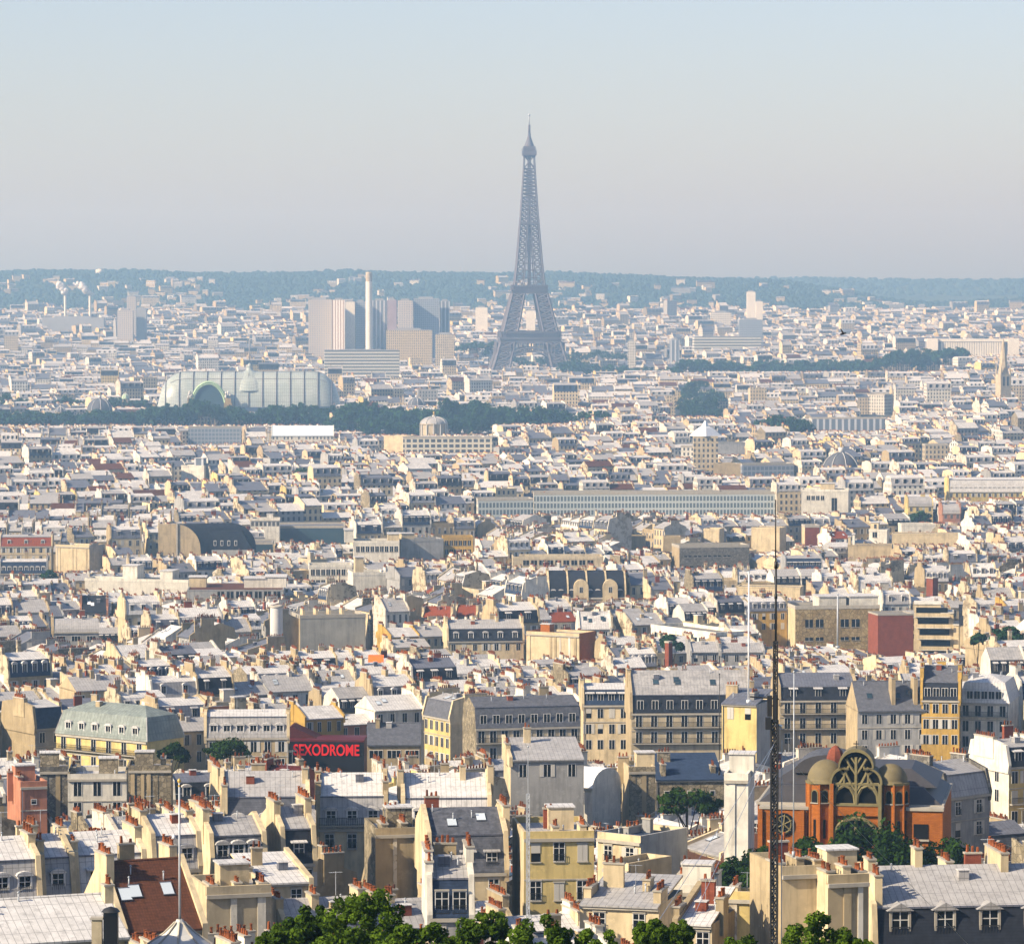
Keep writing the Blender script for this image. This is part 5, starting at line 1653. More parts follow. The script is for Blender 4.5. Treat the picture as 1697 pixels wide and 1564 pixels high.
H('slate house with one big shed dormer between two stepped pot walls', 470, 522, 1430, 1445, 16, h=16, d=11, roof='mansard', R='slate', R2='zinc', W=WC, S=WC, rows=1, dorm=1, dstyle='shedl', mh=3.6, rise=2.0, D=436)
H('flat grey terrace roof house with a dark red edge', 420, 515, 1462, 1475, 16, h=14, d=11, roof='shed', R='zinc_light', rise=1.6, W=WC, S=WC, rows=1, cols=2, fins=(0, 1), stacks=[(-3, 2, 3)], D=408)
# --- rows 990-1110
H('cream house with a wide dark loggia under a grey curved roof on the left', 88, 164, 1047, 1072, 8, h=17, d=10, roof='curve', R='zinc', rise=3.4, W=WG, S=WB, rows=1, cols=3, win='wide', closed=0, fins=(1, 0), lod=1)
H('slate house with a huge white skylight on the left', 134, 178, 1014, 1024, 6, h=17, d=10, roof='gable', R='slate', rise=4.5, W=WG, S='brick_pale', rows=1, sky=2, skym='white_paint', fins=(1, 1), lod=1)
H('slate mansard house with five dormers and three cream fins in the centre', 742, 868, 1062, 1080, 7, h=18, d=11, roof='mansard', R='slate', R2='zinc', W=WC, S=WC, rows=1, dorm=5, mh=3.2, rise=2.2, fins=(1, 1), mid=2, dch='slate_grey', lod=1, mark='slate mansard with cream fins')
H('zinc house with two orange blinds right of the centre', 1145, 1192, 1080, 1098, 4, h=17, d=10, roof='gable', R='zinc', W=WG, rows=1, cols=3, lod=1)
H('zinc house with an orange blind behind the tall white pole', 1194, 1266, 1080, 1098, 4, h=17, d=10, roof='gable', R='zinc', W=WG, rows=1, cols=4, lod=1)
H('house with red awnings and red tiled front at the left edge of the middle distance', 0, 86, 905, 948, 3, h=18, d=10, roof='mansard', R='tile_red', R2='zinc', W=WC, rows=2, cols=7, mh=3.5, dorm=3, lod=1, mark='red tiled front')
H('cream house with a curving bright side wall left of the round gable', 92, 148, 906, 945, -30, h=19, d=9, roof='flat', R='zinc', W=WC, S=WG, rows=0, lod=1)
H('long blue black mansard with a row of pale dormers at the left', 0, 78, 950, 962, 5, h=17, d=11, roof='mansard', R='slate_blue', R2='zinc_light', W=WG, rows=1, dorm=8, mh=4, lod=1)
H('dark blue slate roof with six small white dormers right of the tall dark mast', 1302, 1362, 942, 950, 5, h=17, d=11, roof='mansard', R='slate_blue', R2='zinc', W=WG, rows=1, dorm=6, mh=3.6, dstyle='shedl', lod=1, mark='six white dormers')
H('terracotta roofed house with cream gable walls in the centre', 700, 748, 1022, 1030, -8, h=16, d=9, roof='gable', R='tile_red', rise=2.8, W=WC, rows=1, lod=1)
H('second terracotta roofed house, right of the first in the centre', 754, 790, 1020, 1030, -8, h=16, d=9, roof='gable', R='tile_red', rise=2.8, W=WC, rows=1, lod=1)
H('white zinc house with three skylights behind the bright cream wing', 960, 1012, 1042, 1052, 4, h=17, d=10, roof='gable', R='zinc_light', rise=4.5, W=WW, rows=1, sky=4, skym='dark_glass', lod=1)
H('cream house with brick orange flues in the centre', 872, 960, 1052, 1095, -30, h=20, d=9, roof='flat', R='zinc', W=WC, S='brick_orange', rows=0, lod=1, mark='brick orange flues')
H('zinc house with three dark windows and a cream gable on the right', 1608, 1652, 955, 968, 4, h=18, d=11, roof='gable', R='zinc_light', rise=4.2, W=WW, S=WC, rows=1, dorm=3, lod=1)
H('pale yellow house with curved gable on the right', 1505, 1546, 838, 856, 4, h=20, d=10, roof='vault', R='zinc', rise=4, W=WY, S=WY, rows=2, lod=1)
H('pink brick house with curved gable on the right', 1562, 1592, 850, 866, 4, h=18, d=10, roof='vault', R='zinc', rise=4, W='brick_pale', S='brick_pale', rows=1, lod=1)
H('cream palace like house with a pale roof of many small dormers on the right', 1572, 1700, 815, 830, 2, h=20, d=14, roof='mansard', R='zinc_light', R2='zinc_light', W=WY, rows=1, dorm=16, mh=6, lod=1)
H('cream house with red window awnings left of the centre', 415, 464, 862, 874, 3, h=19, d=10, roof='flat', R='zinc', W=WW, rows=1, cols=7, lod=1)
H('white skylit studio building before the dark trees', 450, 553, 722, 734, 3, h=16, d=14, roof='gable', R='sky_glass', rise=7, W=WW, S=WW, rows=1, fins=(1, 1), stacks=[], lod=1, mark='skylit studio building')
# ------------------------------------------------------------------ masts and poles
def lattice(mb, x, y, z0, z1, w, m, step, r_):
    z = z0
    c = [(-w / 2, -w / 2), (w / 2, -w / 2), (0, w / 2)]
    for k in range(3): mb.tube((x + c[k][0], y + c[k][1], z0), (x + c[k][0], y + c[k][1], z1), r_, m, 5)
    i = 0
    while z < z1 - .05:
        zn = min(z1, z + step)
        for k in range(3):
            a, b = c[k], c[(k + 1) % 3]
            if i % 2: a, b = b, a
            mb.tube((x + a[0], y + a[1], z), (x + b[0], y + b[1], zn), r_ * .6, m, 4)
            mb.tube((x + a[0], y + a[1], zn), (x + b[0], y + b[1], zn), r_ * .6, m, 4)
        z = zn; i += 1

D = 262.0
p = at(1283, 1240, D); g = gzf(p.x, D)
Zm = lambda py: CAMZ + ray(1283, py)[1] * D - g
root = thing('radio_mast', 'tall dark lattice radio mast with antenna panels in front of the brick church', 'mast', (p.x, D, g))
m = MB(); lattice(m, 0, 0, -1, Zm(1192), .42, 'iron', .55, .075); m.build('lattice', root)
m = MB(); lattice(m, .06, 0, Zm(1192), Zm(1062), .26, 'iron', .5, .05); m.tube((.08, 0, Zm(1062)), (.08, 0, Zm(932)), .075, 'iron', 6); m.tube((.06, 0, Zm(932)), (.04, 0, Zm(828)), .045, 'iron', 6)
m.tube((.08, 0, Zm(942)), (.08, 0, Zm(930)), .12, 'iron', 6); m.tube((.08, 0, Zm(992)), (.08, 0, Zm(984)), .11, 'iron', 6); m.build('upper_pole', root)
for (x0, x1, a, b) in ((1271, 1279, 1152, 1186), (1281, 1287, 1150, 1196), (1268, 1277, 1188, 1208)):
    m = MB(); m.box((x0 - 1283) * D / F, (x1 - 1283) * D / F, -.3, .1, Zm(b), Zm(a), 'iron'); m.tube((0, 0, Zm((a + b) / 2)), ((x0 - 1283) * D / F, -.1, Zm((a + b) / 2)), .05, 'iron', 4); m.build('antenna_panel', root)
m = MB(); m.tube((-1.6, 0, Zm(1154)), (.3, 0, Zm(1158)), .05, 'iron', 4); m.tube((-.1, -.1, Zm(1196)), (.5, -.1, Zm(1203)), .07, 'white_paint', 4); m.build('bracket', root)
m = MB(); m.tube((.5, -.1, -1), (.5, -.1, Zm(1225)), .035, 'steel', 5); m.build('cable_pipe', root)
for k, (qx, qy, D2) in enumerate([(1066, 1564, 200), (1126, 1568, 225), (1606, 1566, 300)]):
    q = at(qx, qy, D2); ga = gzf(q.x, q.y)
    top = Vector((0, 0, Zm(1232)))
    dirv = (q - (Vector((p.x, D, g)) + top)); e = Vector((p.x, D, g)) + top + dirv * 1.6
    m = MB(); m.tube(top, e - Vector((p.x, D, g)), .017, 'steel', 4); m.build('guy_wire', root)
LANDM.append(('tall dark mast', 1283, 1000))

def pole(px, y0, y1, D, r_, mname, label, name='mast_pole', knob=None, lat=False, cat='pole'):
    a, b = at(px, y1, D), at(px, y0, D)
    root = thing(name, label, cat, (a.x, D, a.z))
    hh = b.z - a.z
    m = MB()
    if lat:
        lattice(m, 0, 0, -1.5, hh * .72, .28, mname, .4, .035); m.tube((0, 0, hh * .72), (0, 0, hh), .03, mname, 5)
    else: m.tube((0, 0, -1.5), (0, 0, hh), r_, mname, 8, r_ * .75)
    m.build('shaft', root)
    m = MB()
    if knob:
        m.lathe((0, 0, hh), [(.02, -.5), (.12, -.3), (.05, -.1), (.16, .06), (.16, .2), (.03, .34)], knob, 8)
    else:
        m.tube((0, 0, hh - .02), (0, 0, hh + .12), r_ * 1.6, mname, 6); m.tube((0, 0, -1.6), (0, 0, -1.1), r_ * 2.2, mname, 6)
    m.build('finial' if knob else 'fitting', root)
    return root
pole(1240.5, 948, 1148, 640, .16, 'white_paint', 'tall white pole standing on the wide dark slate house')
pole(1315, 1114, 1388, 330, .06, 'steel', 'thin pale pole right of the tall dark mast')
pole(1192, 1117, 1262, 480, .055, 'iron', 'thin dark pole left of the small cream house')
pole(875, 1238, 1512, 345, .05, 'steel', 'slender pale lattice aerial mast in front of the cream house', 'aerial_mast', lat=True, cat='mast')
pole(1388, 985, 1062, 900, .22, 'steel', 'grey steel flue pipe in front of the tan stone block', 'flue_pipe', cat='pipe')

# pale pavilion roof that carries the pole with a finial
D = 330.0; s = D / F
p = at(298, 1522, D); g = gzf(p.x, D); hh = p.z - g
root = thing('pavilion', 'round pavilion with a pale conical stone roof at the bottom left', 'pavilion', (p.x, D, g))
m = MB(); m.lathe((0, 0, 0), [(46 * s, -4), (46 * s, hh - 46 * s)], WC, 8, False); m.lathe((0, 0, 0), [(55 * s, hh - 47 * s), (55 * s, hh - 42 * s), (46 * s, hh - 42 * s)], 'stone_cap', 8, False); m.build('wall', root)
m = MB(); m.lathe((0, 0, 0), [(54 * s, hh - 43 * s), (26 * s, hh - 24 * s), (10 * s, hh - 9 * s), (5 * s, hh)], 'concrete', 8, False)
for i in range(8):
    t = 2 * math.pi * i / 8
    m.path([(54 * s * math.cos(t), 54 * s * math.sin(t), hh - 42 * s), (26 * s * math.cos(t), 26 * s * math.sin(t), hh - 23 * s), (8 * s * math.cos(t), 8 * s * math.sin(t), hh - 5 * s)], .09, 'stone_cap')
m.build('roof', root)
occupy((p.x, D, 1, 0, 3, 3)); protect(244, 352, 1564, D)
pole(298, 1296, 1524, 330, .11, 'steel', 'tall grey pole with a gilt finial on the pale pavilion roof', 'flagpole', 'gilt')

# curved white roof cowl
D = 418.0; p = at(283, 1402, D)
root = thing('roof_cowl', 'white curved roof cowl on the zinc roof left of the pole with a finial', 'cowl', p)
m = MB(); pts = [(0, 0, -.6), (0, 0, .5), (.05, 0, .75), (.2, 0, .95), (.45, 0, 1.05)]
for a, b in zip(pts, pts[1:]): m.tube(a, b, .27, 'white_paint', 8)
m.build('hood', root)
m = MB(); m.tube((0, -.02, -.7), (0, -.02, -.05), .29, 'iron', 8); m.build('collar', root)

# black boiler flue and other small roof things
D = 314.0; p = at(184, 1556, D)
root = thing('boiler_flue', 'black boxy flue with a rounded top on the broad pale zinc roof', 'flue', p)
m = MB(); m.box(-.55, .55, -.5, .5, -1.5, 2.2, 'sign_black'); m.lathe((0, 0, 2.2), [(.75, 0), (.55, .25), (.1, .4)], 'iron', 10); m.build('body', root)
m = MB(); m.box(-1.5, -.7, -.3, .5, -1.5, 1.6, 'wall_buff'); m.box(-1.6, -.6, -.4, .6, 1.6, 1.75, 'stone_cap'); m.build('side_stack', root)
D = 985.0; p = at(623, 1096, D)
root = thing('awning', 'bright orange awning on a cream rooftop terrace in the centre', 'awning', (p.x, p.y, p.z))
m = MB(); m.prism_x([(-1.6, 0), (0, 1.3), (2.2, 1.5)], -1.9, 1.9, 'orange_cloth'); m.build('cloth', root)
m = MB()
for x in (-1.8, 1.8): m.tube((x, -1.6, -2), (x, -1.6, .02), .05, 'steel', 5); m.tube((x, 2, -2), (x, 2, 1.4), .05, 'steel', 5)
m.build('frame', root)

def bird():
    c = at(1397, 553, 210)
    root = thing('flying_bird', 'small black bird in flight against the far city on the right', 'bird', c)
    m = MB(); m.lathe((0, 0, 0), [(.01, -.17), (.05, -.1), (.06, 0), (.04, .1), (.01, .18)], 'bird_black', 8)
    m2 = MB(); m2.merge(m, Matrix.Rotation(R(75), 4, 'Y')); m2.build('body', root)
    for s_, tip in ((-1, (-.14, .1, .26)), (1, (.12, -.2, -.02))):
        m = MB(); m.face([(-.05, 0, .03), (.07, 0, .02), Vector(tip) + Vector((.03, 0, 0)), Vector(tip)], 'bird_black'); m.face([(-.05, 0, .045), Vector(tip) + Vector((0, 0, .01)), Vector(tip) + Vector((.03, 0, .01)), (.07, 0, .035)], 'bird_black')
        m.build('wing', root)
bird()

# ------------------------------------------------------------------ trees
def crown_mesh(seed, rx, rz, n, leaf, lm, clumps=26, ry=None, csr=(.22, .42)):
    rng = np.random.default_rng(seed)
    ry = ry or rx
    th = rng.uniform(0, 2 * math.pi, clumps); cz = rng.uniform(-.55, 1, clumps)
    rr = rng.uniform(.55, .95, clumps)
    q = np.sqrt(np.maximum(0, 1 - cz ** 2))
    C = np.stack([rx * q * np.cos(th) * rr, ry * q * np.sin(th) * rr, rz * cz * rr], 1)
    cs = rng.uniform(*csr, clumps)
    k = rng.integers(0, clumps, n)
    v = rng.normal(size=(n, 3)); v /= np.linalg.norm(v, axis=1)[:, None]
    rad = rng.uniform(.35, 1, n) ** .5
    P = C[k] + v * (np.array([rx, ry, rz]) * cs[k][:, None]) * rad[:, None]
    nrm = v + rng.normal(size=(n, 3)) * .6; nrm /= np.linalg.norm(nrm, axis=1)[:, None]
    a = np.cross(nrm, rng.normal(size=(n, 3))); a /= np.linalg.norm(a, axis=1)[:, None]
    b = np.cross(nrm, a)
    sz = leaf * rng.uniform(.6, 1.3, n)[:, None]
    V = np.stack([P - a * sz, P - b * sz * .55, P + a * sz, P + b * sz * .55], 1).reshape(-1, 3)
    me = bpy.data.meshes.new('crown')
    me.vertices.add(4 * n); me.vertices.foreach_set('co', V.ravel().astype(np.float32))
    me.loops.add(4 * n); me.loops.foreach_set('vertex_index', np.arange(4 * n, dtype=np.int32))
    me.polygons.add(n); me.polygons.foreach_set('loop_start', np.arange(0, 4 * n, 4, dtype=np.int32))
    me.update(calc_edges=True)
    at_ = me.attributes.new('tint', 'FLOAT', 'FACE')
    ct = rng.uniform(0, 1, clumps)
    at_.data.foreach_set('value', np.clip(ct[k] * .6 + rng.uniform(0, .4, n), 0, 1).astype(np.float32))
    me.materials.append(MATS[lm])
    return me

def trunk_mb(h, r_, rng, spread):
    m = MB()
    m.tube((0, 0, -2), (0, 0, h * .6), r_, 'bark', 8, r_ * .75)
    m.tube((0, 0, h * .6), (.2, .1, h), r_ * .75, 'bark', 7, r_ * .4)
    for k in range(6):
        t = rng.uniform(0, 6.28); z = h * rng.uniform(.5, .9)
        q = (spread * .6 * math.cos(t), spread * .6 * math.sin(t), h + spread * rng.uniform(.0, .6))
        m.tube((0, 0, z), q, r_ * .38, 'bark', 5, r_ * .1)
    return m

def tree(name, label, px, ytop, wpx, D, lm, leaf, n, hz=None, grp=None, seed=0, rzf=.8, clumps=26, cat='tree', csr=(.22, .42)):
    occupy((at(px, ytop, D).x, D, 1, 0, wpx * D / F * .4, wpx * D / F * .4))
    p = at(px, ytop, D); g = gzf(p.x, D)
    rx = wpx * D / F / 2; rz = rx * rzf
    hh = p.z - g
    root = thing(name, label, cat, (p.x, D, g), random.Random(seed).uniform(0, 6), grp)
    zc = hh - rz * 1.1
    trunk_mb(max(1.0, zc), max(.12, rx * .07), random.Random(seed), rx).build('trunk', root)
    inst(crown_mesh(seed, rx, rz, n, leaf, lm, clumps, csr=csr), 'crown', root, T((0, 0, zc)))
    return root

G1 = 'leafy trees along the bottom edge'
for i, (px, yt, w, D, lab) in enumerate([
    (600, 1466, 150, 150, 'tallest bright leafy tree at the bottom edge, below the huge beige stack wall'),
    (510, 1494, 135, 158, 'bright leafy tree at the bottom edge in front of the blank cream wall'),
    (455, 1535, 70, 150, 'low leafy tree top at the left end of the bottom leaves'),
    (690, 1518, 150, 146, 'leafy tree at the bottom edge below the three shed dormers'),
    (800, 1500, 110, 155, 'leafy tree at the bottom edge right of the blue slate mansard'),
    (890, 1512, 130, 150, 'leafy tree at the bottom edge below the slender aerial mast'),
    (985, 1532, 120, 150, 'leafy tree at the bottom edge below the cream French windowed house'),
    (1078, 1518, 70, 152, 'thin leafy tree top at the bottom edge below the penthouse cube'),
    (1128, 1524, 48, 156, 'small leafy tree top right of the penthouse cube at the bottom edge'),
    (1225, 1545, 120, 150, 'low leafy tree at the bottom edge just left of the dark mast'),
    (1350, 1505, 130, 152, 'leafy tree at the bottom edge just right of the dark mast'),
    (1420, 1540, 90, 150, 'low leafy tree at the bottom edge below the black slate attic')]):
    tree('leafy_tree', lab, px, yt, w, D, 'leaf_bright', .09, 10500, grp=G1, seed=40 + i, rzf=1.05, clumps=75, csr=(.10, .24))
G2 = 'dark trees around the brick church'
for i, (px, yt, w, D, lab) in enumerate([
    (1440, 1352, 150, 450, 'biggest dark tree in front of the church portal'),
    (1345, 1390, 78, 446, 'round dark tree at the foot of the left church turret'),
    (1390, 1398, 70, 440, 'small dark tree before the church portal, between two others'),
    (1565, 1382, 120, 452, 'broad dark tree below the right wing of the church'),
    (1500, 1400, 90, 448, 'dark tree below the right church dome'),
    (1238, 1412, 118, 425, 'large almost black tree clump left of the dark mast'),
    (1205, 1432, 70, 422, 'lower dark tree at the left edge of the almost black clump'),
    (1262, 1405, 60, 430, 'dark tree top between the almost black clump and the church'),
    (1270, 1425, 80, 415, 'dark tree directly behind the foot of the dark mast')]):
    tree('dark_tree', lab, px, yt, w, D, 'leaf_deep', .30, 5200, grp=G2, seed=80 + i, rzf=1.05, clumps=40)
for i, (px, yt, w, D, lab) in enumerate([
    (1140, 1306, 110, 520, 'dark tree clump under the rubble wall left of the white party wall slab'),
    (380, 1222, 84, 650, 'dark tree in front of the six-dormered grey house'),
    (287, 1230, 52, 655, 'dark bush right of the yellow corner house'),
    (168, 1464, 14, 388, 'climbing bush on the zinc house with round and flat dormers'),
    (1670, 1040, 60, 1000, 'dark tree group at the right edge behind the terraced flats'),
    (1620, 1050, 30, 1010, 'small dark tree right of the terraced flats'),
    (1115, 1052, 40, 985, 'green bush below the long bright cream wing'),
    (1523, 846, 42, 1800, 'dark round tree before the pale yellow curved gable'),
    (82, 944, 30, 1400, 'green tree beside the red tiled front on the left'),
    (1160, 1462, 30, 392, 'light green bush left of the almost black tree clump'),
    (490, 770, 100, 2200, 'dark green flat tree mass left of centre in the middle distance'),
    (1272, 993, 24, 1250, 'green shrub on the terrace left of the tan stone block')]):
    tree('garden_tree', lab, px, yt, w, D, 'leaf_deep' if D < 700 else 'leaf_far', .30 if D < 700 else .5, 2600 if w > 35 else 900, grp='garden trees between the houses', seed=120 + i, rzf=.7 if w < 80 else .45, clumps=24)

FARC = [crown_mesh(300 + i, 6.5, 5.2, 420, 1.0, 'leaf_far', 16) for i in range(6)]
FART = trunk_mb(7, .5, random.Random(3), 5).mesh('trunk')
def belt(name, label, grp, pts, D0, n, seed, sc=(.8, 1.25), w=.0):
    """trees in a belt whose tops follow the polyline pts (photo pixels)"""
    rng = random.Random(seed)
    xs = [q[0] for q in pts]
    for i in range(n):
        px = xs[0] + (xs[-1] - xs[0]) * (i + rng.uniform(.1, .9)) / n
        yt = float(np.interp(px, xs, [q[1] for q in pts])) + rng.uniform(0, w)
        k = rng.uniform(*sc)
        D = D0 if not callable(D0) else D0(px)
        D += rng.uniform(-15, 15)
        p = at(px, yt, D); g = gzf(p.x, D)
        hh = 17 * k
        occupy((p.x, D, 1, 0, 5, 5))
        root = thing(name, label, 'tree', (p.x, D, max(g - 3, p.z - hh)), rng.uniform(0, 6), grp)
        root.scale = (k, k, k)
        inst(FART, 'trunk', root); inst(rng.choice(FARC), 'crown', root, T((0, 0, 11.2)))
protect(0, 545, 706, 3240); protect(545, 600, 716, 3165); protect(600, 812, 722, 3045); protect(812, 945, 704, 3165); protect(600, 812, 712, 3165)
belt('plane_tree', 'dark green tree in the belt in front of the glass-roofed hall', 'dark tree belt before the glass hall', [(0, 678), (50, 672), (110, 680), (160, 672), (230, 674), (290, 662), (340, 656), (372, 668), (430, 672), (480, 664), (520, 668), (560, 668)], 3260, 100, 5, w=14, sc=(.9, 1.5))
belt('plane_tree', 'dark green tree in the thick clump right of the glass-roofed hall', 'dark tree clump right of the glass hall', [(555, 668), (590, 656), (640, 668), (700, 674), (740, 658), (790, 654), (815, 664), (850, 668), (900, 670), (940, 674)], 3180, 110, 6, w=24, sc=(1.0, 1.9))
belt('plane_tree', 'dark green tree in the small clump before the cream colonnaded office', 'small tree clump', [(600, 690), (680, 694), (760, 684), (808, 688)], 3060, 26, 7, w=14)
protect(1124, 1200, 692, 3890); protect(935, 1125, 614, 4540)
belt('avenue_tree', 'dark green tree in the tall avenue gap right of the iron tower', 'avenue trees', [(1128, 628), (1160, 620), (1195, 640)], lambda px: 3900, 11, 8, w=34, sc=(.8, 1.7))
belt('avenue_tree', 'dark green tree low in the avenue gap right of the iron tower', 'avenue trees in front', [(1128, 655), (1165, 650), (1195, 655)], 3500, 10, 9, w=26, sc=(.8, 1.6))
belt('park_tree', 'blue green tree at the foot of the iron tower', 'park trees around the iron tower', [(760, 566), (820, 562), (870, 592), (930, 576), (1000, 574), (1060, 588), (1120, 592)], lambda px: 4880, 34, 10, w=10)
belt('park_tree', 'blue green tree in front of the iron tower foot', 'park trees before the iron tower', [(935, 590), (1000, 600), (1060, 606), (1120, 604)], 4560, 40, 11, w=10, sc=(.9, 1.5))
protect(1120, 1560, 616, 4310)
belt('riverside_tree', 'blue green tree in the long belt right of the iron tower', 'long tree belt on the right', [(1120, 592), (1200, 592), (1280, 594), (1360, 592), (1440, 592), (1480, 578), (1540, 574), (1600, 570)], lambda px: 4330, 110, 12, w=16, sc=(.9, 1.5))
belt('square_tree', 'dark tree on the small square left of the grey long office', 'trees on the small square', [(1255, 688), (1300, 684), (1345, 692)], 2870, 10, 13, w=8)
belt('square_tree', 'dark round tree among pale roofs right of the dark tree clump', 'single trees', [(965, 680), (1000, 678)], 3050, 3, 14)
belt('square_tree', 'dark green tree behind the domed pavilions at the far left', 'trees behind the far left domes', [(0, 650), (60, 652), (130, 656), (250, 655)], 3480, 18, 15, w=8)
# ------------------------------------------------------------------ ordinary houses: the near ones singly, the far city as one mass
rng0 = random.Random(11)
def style(rng, far=False):
    W = rng.choices(['cream', 'white', 'beige', 'yellow', 'grey', 'buff', 'ochre', 'salmon'], [34, 22, 13, 4 if not far else 1, 9, 14, 2 if not far else .5, 1])[0]
    t = rng.random()
    kw = dict(W='wall_' + W, S='wall_' + (W if rng.random() < .7 else rng.choice(['cream', 'beige', 'white'])))
    q_ = rng.random()
    if q_ < .08: kw['S'] = 'rubble'
    elif q_ < .30: kw['S'] = rng.choice(['wall_patched', 'wall_flaking'])
    z = rng.choices(['zinc_light', 'zinc', 'zinc_dark'], [34, 36, 18])[0]
    if t < .40: kw.update(roof='gable', R=z)
    elif t < .60: kw.update(roof='mansard', R=rng.choice(['slate', 'slate_grey', 'slate', 'slate_blue']), R2=z, dorm=1)
    elif t < .78: kw.update(roof='mansard', R=z, R2='zinc_light', dorm=1)
    elif t < .87: kw.update(roof='flat', R=rng.choice(['zinc_light', 'gravel_roof', 'zinc']))
    elif t < (.915 if not far else .885): kw.update(roof='gable', R=rng.choice(['tile_red', 'tile_brown', 'tile_red' if not far else 'tile_brown']))
    else: kw.update(roof='shed', R=z)
    kw['mid'] = rng.choice([0, 0, 1, 1, 2])
    return W, kw

# districts: seeds with their own street direction
rngd = random.Random(23)
def districts(y0, y1, step):
    out = []
    y = y0
    while y < y1:
        hw = y * .14 + 110
        x = -hw
        while x < hw:
            out.append((x + rngd.uniform(-.3, .3) * step, y + rngd.uniform(-.3, .3) * step, R(rngd.choice([6, 14, 18, 20, 24, 28, -62 if step < 150 else 12]) + rngd.uniform(-4, 4))))
            x += step
        y += step
    return out

def candidates(dl, y0, y1, wr, dr, court, street):
    """house sites (x, y, yaw, w, d) row by row in each district"""
    arr = np.array([(a, b) for a, b, c in dl])
    span = 1.25 * max(abs(arr[1, 0] - arr[0, 0]), 60)
    res = []
    for k, (sx, sy, yaw) in enumerate(dl):
        c, s = math.cos(yaw), math.sin(yaw)
        v = -span; row = 0
        while v < span:
            d = rngd.uniform(*dr)
            hb = rngd.gauss(0, 1.0)
            u = -span + rngd.uniform(0, 8)
            while u < span:
                w = rngd.uniform(*wr)
                x = sx + c * (u + w / 2) - s * v; y = sy + s * (u + w / 2) + c * v
                if y0 <= y < y1 and abs(x) < y * .1335 + 80:
                    if int(np.argmin((arr[:, 0] - x) ** 2 + (arr[:, 1] - y) ** 2)) == k:
                        res.append((x, y, yaw, w, d * rngd.uniform(.92, 1.08), hb))
                u += w
            v += d + (court if row % 2 == 0 else street) * rngd.uniform(.7, 1.3)
            row += 1
    return res

near = candidates(districts(300, 1000, 95), 306, 1000, (6.3, 11.5), (8.5, 11), 4.5, 7.5)
near.sort(key=lambda c: c[1])
LIM = 299
sites = []
for (x, y, yaw, w, d, hb) in near:
    o = obb(x, y, yaw, w, d)
    if not free(o, .93): continue
    g = gzf(x, y)
    h = min(23, max(11, 17 + hb + rng0.gauss(0, 1.7)))
    px, py = proj(x, y, g + h)
    pw = (w + d) * F / y / 2
    zc = ceiling_at(px - pw * .9, px + pw * .9, y - 2)
    ztop = g + h + 6.4
    if ztop > zc: h -= ztop - zc
    if h < 5.0: continue
    if proj(x, y, g + h + 5)[1] > 1600: continue
    occupy(o)
    sites.append((x, y, yaw, w, d, h, g, px, py))

WORD = {'wall_cream': 'cream', 'wall_white': 'white', 'wall_beige': 'beige', 'wall_yellow': 'yellow', 'wall_grey': 'grey', 'wall_buff': 'buff', 'wall_ochre': 'ochre', 'wall_salmon': 'pink'}
RW = {'zinc_light': 'pale zinc', 'zinc': 'grey zinc', 'zinc_dark': 'dark zinc', 'slate': 'black slate', 'slate_grey': 'grey slate', 'slate_blue': 'blue slate', 'tile_red': 'red tiled', 'tile_brown': 'brown tiled', 'gravel_roof': 'gravelled'}
ORD = 'first second third fourth fifth sixth seventh eighth ninth tenth eleventh twelfth thirteenth fourteenth'.split()
keys = {}
built = []
rest = []
for st in sites:
    (x, y, yaw, w, d, h, g, px, py) = st
    if NIND[0] >= LIM or px < -50 or px > 1747:
        rest.append(st); continue
    rng = random.Random(int(x * 31 + y * 17))
    W, kw = style(rng)
    lod = 0 if y < 520 else 1
    if kw.get('dorm'): kw['dorm'] = max(1, int(w / rng.uniform(2.8, 4.2))); kw['dstyle'] = rng.choice(['round', 'round', 'shed', 'shedl', 'ped'])
    if kw['roof'] == 'gable' and rng.random() < .5: kw['sky'] = rng.choice([1, 2, 3]); kw['skym'] = rng.choice(['sky_glass', 'dark_glass'])
    root = thing('apartment_house', None, 'house', (x, y, g), yaw, GH)
    nodes, top = gen_house(rng, w=w, d=d, h=h, lod=lod, rows=2, fins=(rng.random() < .85, rng.random() < .85), rise=None if kw['roof'] != 'mansard' else rng.uniform(.8, 2.2), mh=rng.uniform(2.6, 3.4), **kw)
    instantiate(nodes, root)
    NIND[0] += 1
    rt = {'gable': 'pitched roof', 'mansard': 'mansard', 'flat': 'flat roof', 'shed': 'lean-to roof'}[kw['roof']]
    nd = kw.get('dorm', 0)
    ph = '%s house, %s %s' % (WORD[kw['W']], RW[kw['R']], rt)
    if nd: ph += ', %s' % {1: 'one dormer', 2: 'two dormers', 3: 'three dormers'}.get(nd, 'a dormer row')
    # nearest landmark in the picture
    best = min(LANDM, key=lambda q: (q[1] - px) ** 2 + ((q[2] - py) * 1.6) ** 2)
    dx, dy = px - best[1], py - best[2]
    rel = ('right of' if dx > 0 else 'left of') if abs(dx) > 1.3 * abs(dy) else ('before' if dy > 0 else 'behind')
    keys.setdefault((ph, best[0], rel), []).append((math.hypot(dx, dy), root))
for (ph, lm, rel), lst in keys.items():
    lst.sort(key=lambda q: q[0])
    for i, (dd, root) in enumerate(lst):
        root['label'] = '%s, %s %s the %s' % (ph, ORD[min(i, 13)], rel, lm)
        if len(lst) == 1: root['label'] = '%s, %s the %s' % (ph, rel, lm)

for root in [q[1] for l_ in keys.values() for q in l_]:
    if len(root['label'].replace('-', ' ').split()) > 16: root['label'] = root['label'].replace(' house,', ',').replace(' pale', '')
